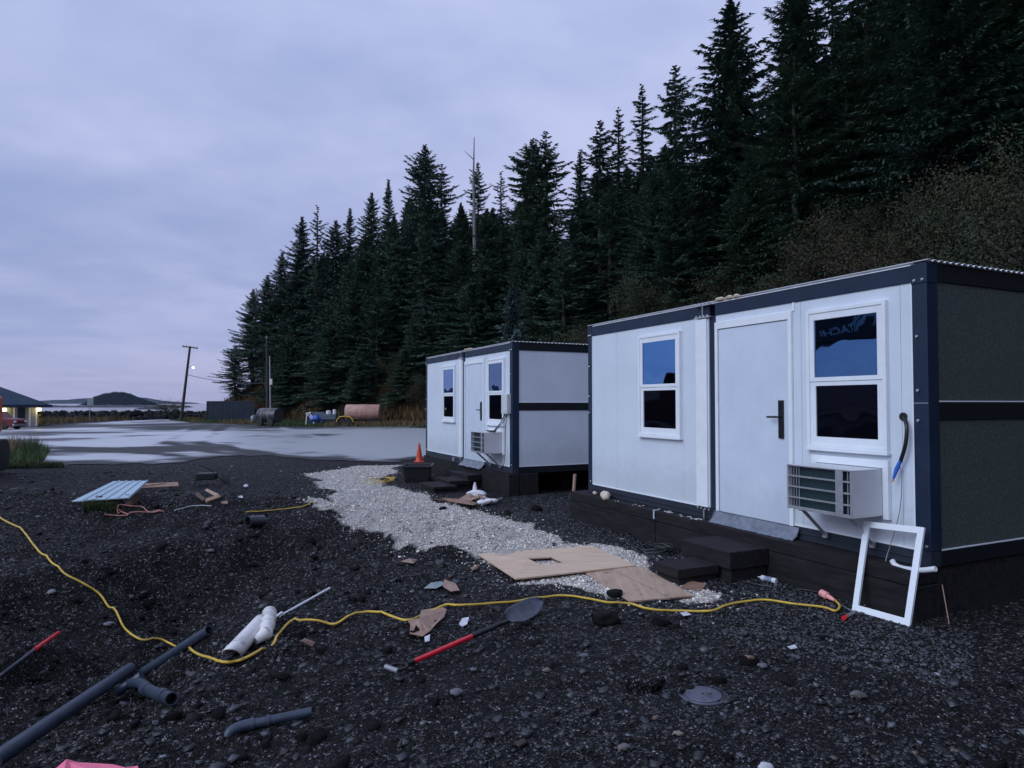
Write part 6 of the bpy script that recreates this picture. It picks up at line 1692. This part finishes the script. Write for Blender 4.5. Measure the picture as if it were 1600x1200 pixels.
# utility poles
base = G(283, 645.5); base = P(283, 642, 86); base.z = gz(base.x, base.y)
top = P(297, 541, 86)
root = empty('utility_pole', base, 0, 'leaning wooden utility pole with a crossarm and a lit lamp', 'utility pole')
dv = top - base
b = MB(); b.tube([dv * -.03, dv * .5, dv], .17, 10, radii=[.19, .16, .13]); b.build('pole', M['pole'], root, smooth=True)
b = MB(); ca = dv * .985; b.box(-.95, 1.0, -.07, .07, -.07, .07, Matrix.Translation(ca) @ Matrix.Rotation(R(7), 4, 'Y')); arm = b.build('crossarm', M['pole'], root)
b = MB()
for xx in (-.85, -.45, .5, .9): b.lathe([(.04, 0), (.06, .04), (.03, .16)], 8, Matrix.Translation(ca + Vector((xx, 0, .07 - xx * .12))))
b.build('insulator', M['galv'], root)
lp = dv * .70; b = MB(); b.tube(smooth_path([lp, lp + Vector((.5, -.2, .22)), lp + Vector((.80, -.3, .18))], 4), .03, 6); b.build('lamp_arm', M['galv'], root)
b = MB(); b.lathe([(.02, .12), (.10, .08), (.12, 0), (.08, -.05), (.02, -.07)][::-1], 14, Matrix.Translation(lp + Vector((.88, -.3, .10)))); b.build('lamp_head', M['lamp2'], root, smooth=True)
def wire(name, A, B, sag, r, label):
    b = MB(); b.tube([A.lerp(B, i / 16) - Vector((0, 0, sag * 4 * (i / 16) * (1 - i / 16))) for i in range(17)], r, 4); return tag(b.build(name, M['cable']), label, 'wire')
base2 = P(418.5, 646, 72); base2.z = gz(base2.x, base2.y); top2 = P(417, 529, 72)
root = empty('utility_pole', base2, 0, 'upright wooden utility pole standing in front of the left end of the wood', 'utility pole'); dv2 = top2 - base2
b = MB(); b.tube([dv2 * 0, dv2 * .5, dv2], .15, 10, radii=[.17, .15, .11]); b.build('pole', M['pole'], root, smooth=True)
b = MB(); b.lathe([(.05, 0), (.05, .25), (.02, .3)], 8, Matrix.Translation(dv2 * 1.0)); b.build('insulator', M['galv'], root)
base3 = P(423, 648, 71); base3.z = gz(base3.x, base3.y); top3 = P(421.5, 556, 71)
root = empty('light_mast', base3, 0, 'thin pale mast right beside the upright utility pole', 'mast'); dv3 = top3 - base3
b = MB(); b.tube([dv3 * 0, dv3], .09, 8, radii=[.10, .06]); b.build('mast', M['galv'], root, smooth=True)
b = MB(); b.box(-.14, .14, -.12, .1, 4.0, 4.6); b.build('junction_box', M['ac'], root)
wire('overhead_wire', base + dv * .62 + Vector((.1, 0, 0)), base2 + dv2 * .47, .35, .03, 'lowest overhead wire between the two utility poles')
wire('overhead_wire', base2 + dv2 * .97, P(520, 500, 80), .4, .012, 'thin overhead wire from the upright pole into the wood')
wire('overhead_wire', base2 + dv2 * .80, Vector((-46, 118, 9.0)), .3, .02, 'thin overhead wire passing behind the boughs at the wood\'s left end')
wire('overhead_wire', base2 + dv2 * .68, Vector((-46, 116, 7.6)), .3, .02, 'lower thin overhead wire behind the boughs at the wood\'s left end')

# sign post
p_ = P(140, 654, 92); p_.z = gz(p_.x, p_.y); t_ = P(140, 622, 92); root = empty('road_sign', p_, 0, 'back of a road sign on a thin post by the brown shore grass', 'sign')
b = MB(); b.tube([(0, 0, 0), (0, 0, t_.z - p_.z)], .05, 6); b.build('post', M['galv'], root)
b = MB(); h_ = t_.z - p_.z; b.box(-.32, .52, -.08, -.05, h_ - 1.0, h_); b.build('sign_panel', M['sign'], root, bevel=.01)
# bollard
p_ = G(62, 663.5); root = empty('yellow_bollard', p_, 0, 'yellow bollard at the right corner of the low building', 'bollard'); b = MB(); b.lathe([(.14, 0), (.14, 1.02), (.11, 1.12), (.03, 1.16)], 14); b.build('post', M['yellow'], root, smooth=True)
b = MB(); b.lathe([(.15, .78), (.15, .90)], 14); b.build('band', M['rubber'], root)

# low building
c = G(58, 666); c.z = gz(c.x, c.y); Yb = c.y
root = empty('low_building', c, R(36), 'low pale building with a blue-grey hip roof and two lit wall lamps', 'building')
k = Yb / FPX
he = (666 - 632) * k; hr = (666 - 607) * k
X0, X1 = -26.0, 0.0
b = MB(); b.box(X0, X1, 0, 9, -.2, he); b.build('wall', M['bwall'], root)
b = MB(); oh = 1.1
v = [(X0 - oh, -oh, he - .05), (X1 + oh * .95, -oh, he - .05), (X1 + oh * .95, 9 + oh, he - .05), (X0 - oh, 9 + oh, he - .05), (X0 + 4, 4.5, hr + .3), (X1 - 3.2, 4.5, hr + .3)]
b.add(v, [(0, 1, 5, 4), (1, 2, 5), (2, 3, 4, 5), (3, 0, 4), (3, 2, 1, 0)]); b.build('roof', M['bluegreyroof'], root)
b = MB(); b.box(X0 - oh, X1 + oh, -oh - .05, -oh, he - .28, he - .02); b.box(X1 + oh, X1 + oh + .05, -oh - .05, 9 + oh, he - .28, he - .02); b.build('fascia', M['steel'], root)
b = MB(); b.box(-1.55, -.95, -.05, -.002, 0, 1.95); b.build('door', M['steel'], root)
for xx in (-4.6, -3.4, -2.4): b = MB(); b.box(xx, xx + .5, -.03, -.002, .2, he - .3); b.build('wall_stripe', M['sign'], root)
for xx in (-1.75, -.55, -.02): b = MB(); b.box(xx - .12, xx + .02, -.05, -.002, 0, he - .3); b.build('corner_board', M['trim'], root)
for xx, yy in ((-2.55, -.25), (.12, -.15)):
    b = MB(); b.box(xx - .16, xx + .16, yy - .12, yy + .12, he - .62, he - .36); lm = b.build('wall_lamp', M['lamp'], root, bevel=.03)
    ld = bpy.data.lights.new('wall_lamp_light', 'POINT'); ld.energy = 9; ld.color = (1, .76, .34); ld.shadow_soft_size = .15
    lo = bpy.data.objects.new('wall_lamp_light', ld); COL.objects.link(lo); lo.parent = root; lo.location = (xx, yy - .4, he - .65)

# dark red car nose
p_ = G(30, 671); root = empty('red_pickup', p_, 0, 'dark red pickup parked before the low building, mostly beyond the left edge', 'pickup')
root.scale = (.8, .8, .8)
b = MB(); prof = [(.05, .32), (.10, .80), (-.05, 1.02), (-1.25, 1.12), (-1.85, 1.72), (-3.3, 1.75), (-3.5, 1.15), (-5.2, 1.12), (-5.25, .40), (-4.6, .32)]
vs = [(x_, y_, z_) for y_ in (-.95, .95) for x_, z_ in prof]; n = len(prof)
b.add(vs, [tuple(range(n)), tuple(range(n, 2 * n))[::-1]] + [(i, n + i, n + (i + 1) % n, (i + 1) % n) for i in range(n)]); b.build('body', M['carred'], root, bevel=.06, seg=3)
for xx in (-.85, -4.3):
    for yy in (-.85, .85): b = MB(); b.lathe([(.12, -.11), (.39, -.10), (.39, .10), (.12, .11)], 18, Matrix.Translation((xx, yy, .39)) @ Matrix.Rotation(R(90), 4, 'X')); b.build('wheel', M['rubber'], root, smooth=True)
for sgn in (-1, 1): b = MB(); b.box(.0, .14, sgn * .72 - .16, sgn * .72 + .16, .68, .86); b.build('headlight', M['whiteplastic'], root, bevel=.02)
b = MB(); b.box(-1.80, -3.35, -.97, -.955, 1.18, 1.62); b.build('side_window', M['carglass'], root)
b = MB(); b.box(.04, .17, -.95, .95, .34, .56); b.build('bumper', M['bolt'], root, bevel=.03)

# excavator at the left edge; its boom is reflected in the near cabin window
PL, PR = Vector((-11.58, 10.39, 0)), Vector((-10.73, 8.60, 0))
ub = (PR - PL).normalized()
eb = PL - ub * 5.35; eb.x += .35
eb.z = gz(eb.x, eb.y)
root = empty('excavator', eb, math.atan2(ub.y, ub.x), 'orange excavator at the left edge, only its flank showing', 'excavator')
b = MB(); 
for sg in (-1, 1):
    prof = [(-1.75, .35), (-1.5, .08), (1.5, .08), (1.75, .35), (1.7, .72), (1.4, .86), (-1.4, .86), (-1.7, .72)]; n = len(prof)
    y0, y1 = sg * 1.25 - .25, sg * 1.25 + .25; vs = [(x_, y_, z_) for y_ in (y0, y1) for x_, z_ in prof]
    b = MB(); b.add(vs, [tuple(range(n)), tuple(range(n, 2 * n))[::-1]] + [(i, n + i, n + (i + 1) % n, (i + 1) % n) for i in range(n)]); b.build('track', M['rubber'], root, bevel=.04)
b = MB(); b.lathe([(.7, .70), (.7, 1.0)], 24); b.box(-1.0, 1.0, -.95, .95, .40, .68); b.build('undercarriage', M['steel_dark'], root)
b = MB(); b.prism([(-2.0, -1.15), (-1.6, -1.35), (1.3, -1.35), (1.3, 1.35), (-1.6, 1.35), (-2.0, 1.15)], 1.0, 1.95); b.build('engine_deck', M['orange_paint'], root, bevel=.10, seg=3)
b = MB(); b.box(-.1, 1.45, .45, 1.33, 1.95, 2.85); cab = b.build('operator_cab', M['orange_paint'], root, bevel=.08, seg=3)
b = MB(); b.box(1.40, 1.47, .52, 1.26, 2.05, 2.75); b.box(.05, 1.30, 1.32, 1.345, 2.05, 2.75); b.build('cab_glass', M['carglass'], cab)
# boom: banana shaped box girder, rising away from the body
def boom_z(s): return 0
bx = [1.0, 2.4, 3.9, 5.35, 7.33, 8.8, 9.9]; 
zc_ = [1.6, 2.5, 3.25, 3.72, 4.02, 4.10, 4.0]; hh = [.30, .42, .46, .43, .42, .36, .26]
bx = [q - .0 for q in bx]
b = MB(); vs = []
for x_, z_, h_ in zip(bx, zc_, hh): vs += [(x_, -.22, z_ - h_), (x_, .22, z_ - h_), (x_, .22, z_ + h_), (x_, -.22, z_ + h_)]
fs = [(0, 1, 2, 3), tuple(len(vs) - 4 + i for i in (3, 2, 1, 0))]
for i in range(len(bx) - 1):
    for k in range(4): fs.append((4 * i + k, 4 * i + (k + 1) % 4, 4 * i + 4 + (k + 1) % 4, 4 * i + 4 + k))
b.add(vs, fs); boom = b.build('boom', M['boom_grey'], root, bevel=.02)
sl = math.atan2(4.02 - 3.72, 7.33 - 5.35)
tx = text_mesh('boom_lettering', 'HITACHI', .46, M['whiteplastic'], boom)
tx.matrix_local = Matrix.Translation((6.60, .226, 3.90)) @ Matrix.Rotation(math.pi, 4, 'Z') @ Matrix.Rotation(sl, 4, 'Y') @ Matrix.Rotation(R(90), 4, 'X')
b = MB(); b.tube([(1.9, .0, 1.2), (3.0, 0, 2.0)], .10, 10); b.tube([(3.0, 0, 2.0), (4.0, 0, 2.85)], .06, 10); b.build('hydraulic_ram', M['galv'], root, smooth=True)
b = MB(); vs = []
for (x_, z_, h_) in ((9.2, 4.9, .22), (9.6, 4.2, .32), (9.5, 2.8, .2), (9.3, 1.5, .12)): vs += [(x_ - h_, -.17, z_), (x_ + h_, -.17, z_), (x_ + h_, .17, z_), (x_ - h_, .17, z_)]
fs = [(3, 2, 1, 0), (12, 13, 14, 15)]
for i in range(3):
    for k in range(4): fs.append((4 * i + k, 4 * i + (k + 1) % 4, 4 * i + 4 + (k + 1) % 4, 4 * i + 4 + k))
b.add(vs, fs); b.build('dipper_arm', M['orange_paint'], root, bevel=.02)
b = MB(); prof = [(9.2, 1.5), (9.75, 1.35), (9.7, .8), (9.3, .35), (8.8, .30), (8.55, .55), (8.9, .75), (9.0, 1.2)]; n = len(prof); vs = [(x_, y_, z_) for y_ in (-.45, .45) for x_, z_ in prof]
b.add(vs, [tuple(range(n)), tuple(range(n, 2 * n))[::-1]] + [(i, n + i, n + (i + 1) % n, (i + 1) % n) for i in range(n)]); b.build('bucket', M['steel_dark'], root)

# weeds by the left edge
def weed_patch(pix, n, hmin, hmax, seed, m, nm, label, wd=.012, colr=(1, 1, 1)):
    x, y = scatter_poly(pix, n, seed); rg = np.random.default_rng(seed)
    h_ = rg.uniform(hmin, hmax, len(x)) * (.5 + np.clip(fbm(x * 1.2, y * 1.2, seed, 3) + .5, 0, 1))
    tt = rg.uniform(.4, 1.5, (len(x), 1)) * np.array([colr]); tag(blades(nm, x, y, ground_h(x, y), h_, wd, m, seed, lean=.6, tint=tt), label, 'weeds', kind='stuff')
weed_patch([(-80, 731), (40, 730), (68, 722), (78, 706), (60, 700), (-80, 700)], 7000, .10, .36, 2, M['grass_green'], 'green_weeds', 'green weeds growing at the left edge of the wet yard', colr=(1.0, 1.25, .9))
weed_patch([(36, 716), (60, 714), (60, 704), (36, 704)], 900, .35, .62, 4, M['grass_green'], 'tall_weeds', 'tall green weed clump standing by the left edge of the yard', colr=(.8, .9, .8))
weed_patch([(5, 712), (35, 712), (40, 702), (5, 702)], 500, .35, .65, 6, M['grass_tan'], 'dead_weeds', 'dry tan weed stalks among the green weeds at the left edge', wd=.02, colr=(1.1, 1, .9))
weed_patch([(0, 733), (100, 731), (96, 726), (0, 727)], 2500, .05, .16, 7, M['grass_green'], 'low_weeds', 'low weeds creeping onto the asphalt edge at the left', colr=(.9, .9, .8))
weed_patch([(130, 800), (180, 802), (182, 788), (132, 788)], 1500, .03, .10, 8, M['grass_green'], 'moss_patch', 'mossy green patch in front of the pale blue roofing sheets', wd=.02, colr=(1, 1, .7))

# ---- the damp sea air
hz_ = MB(); hz_.box(-7500, 7500, -300, 10000, -6.5, 140)
hm = bpy.data.materials.new('damp_air'); hm.use_nodes = True; ht = hm.node_tree; ht.nodes.clear()
pv = N(ht, 'ShaderNodeVolumePrincipled'); pv.inputs['Color'].default_value = (.62, .76, 1, 1); pv.inputs['Density'].default_value = .000032; pv.inputs['Anisotropy'].default_value = 0
ho = N(ht, 'ShaderNodeOutputMaterial'); ht.links.new(pv.outputs[0], ho.inputs['Volume'])
tag(hz_.build('haze', hm), kind='stuff')
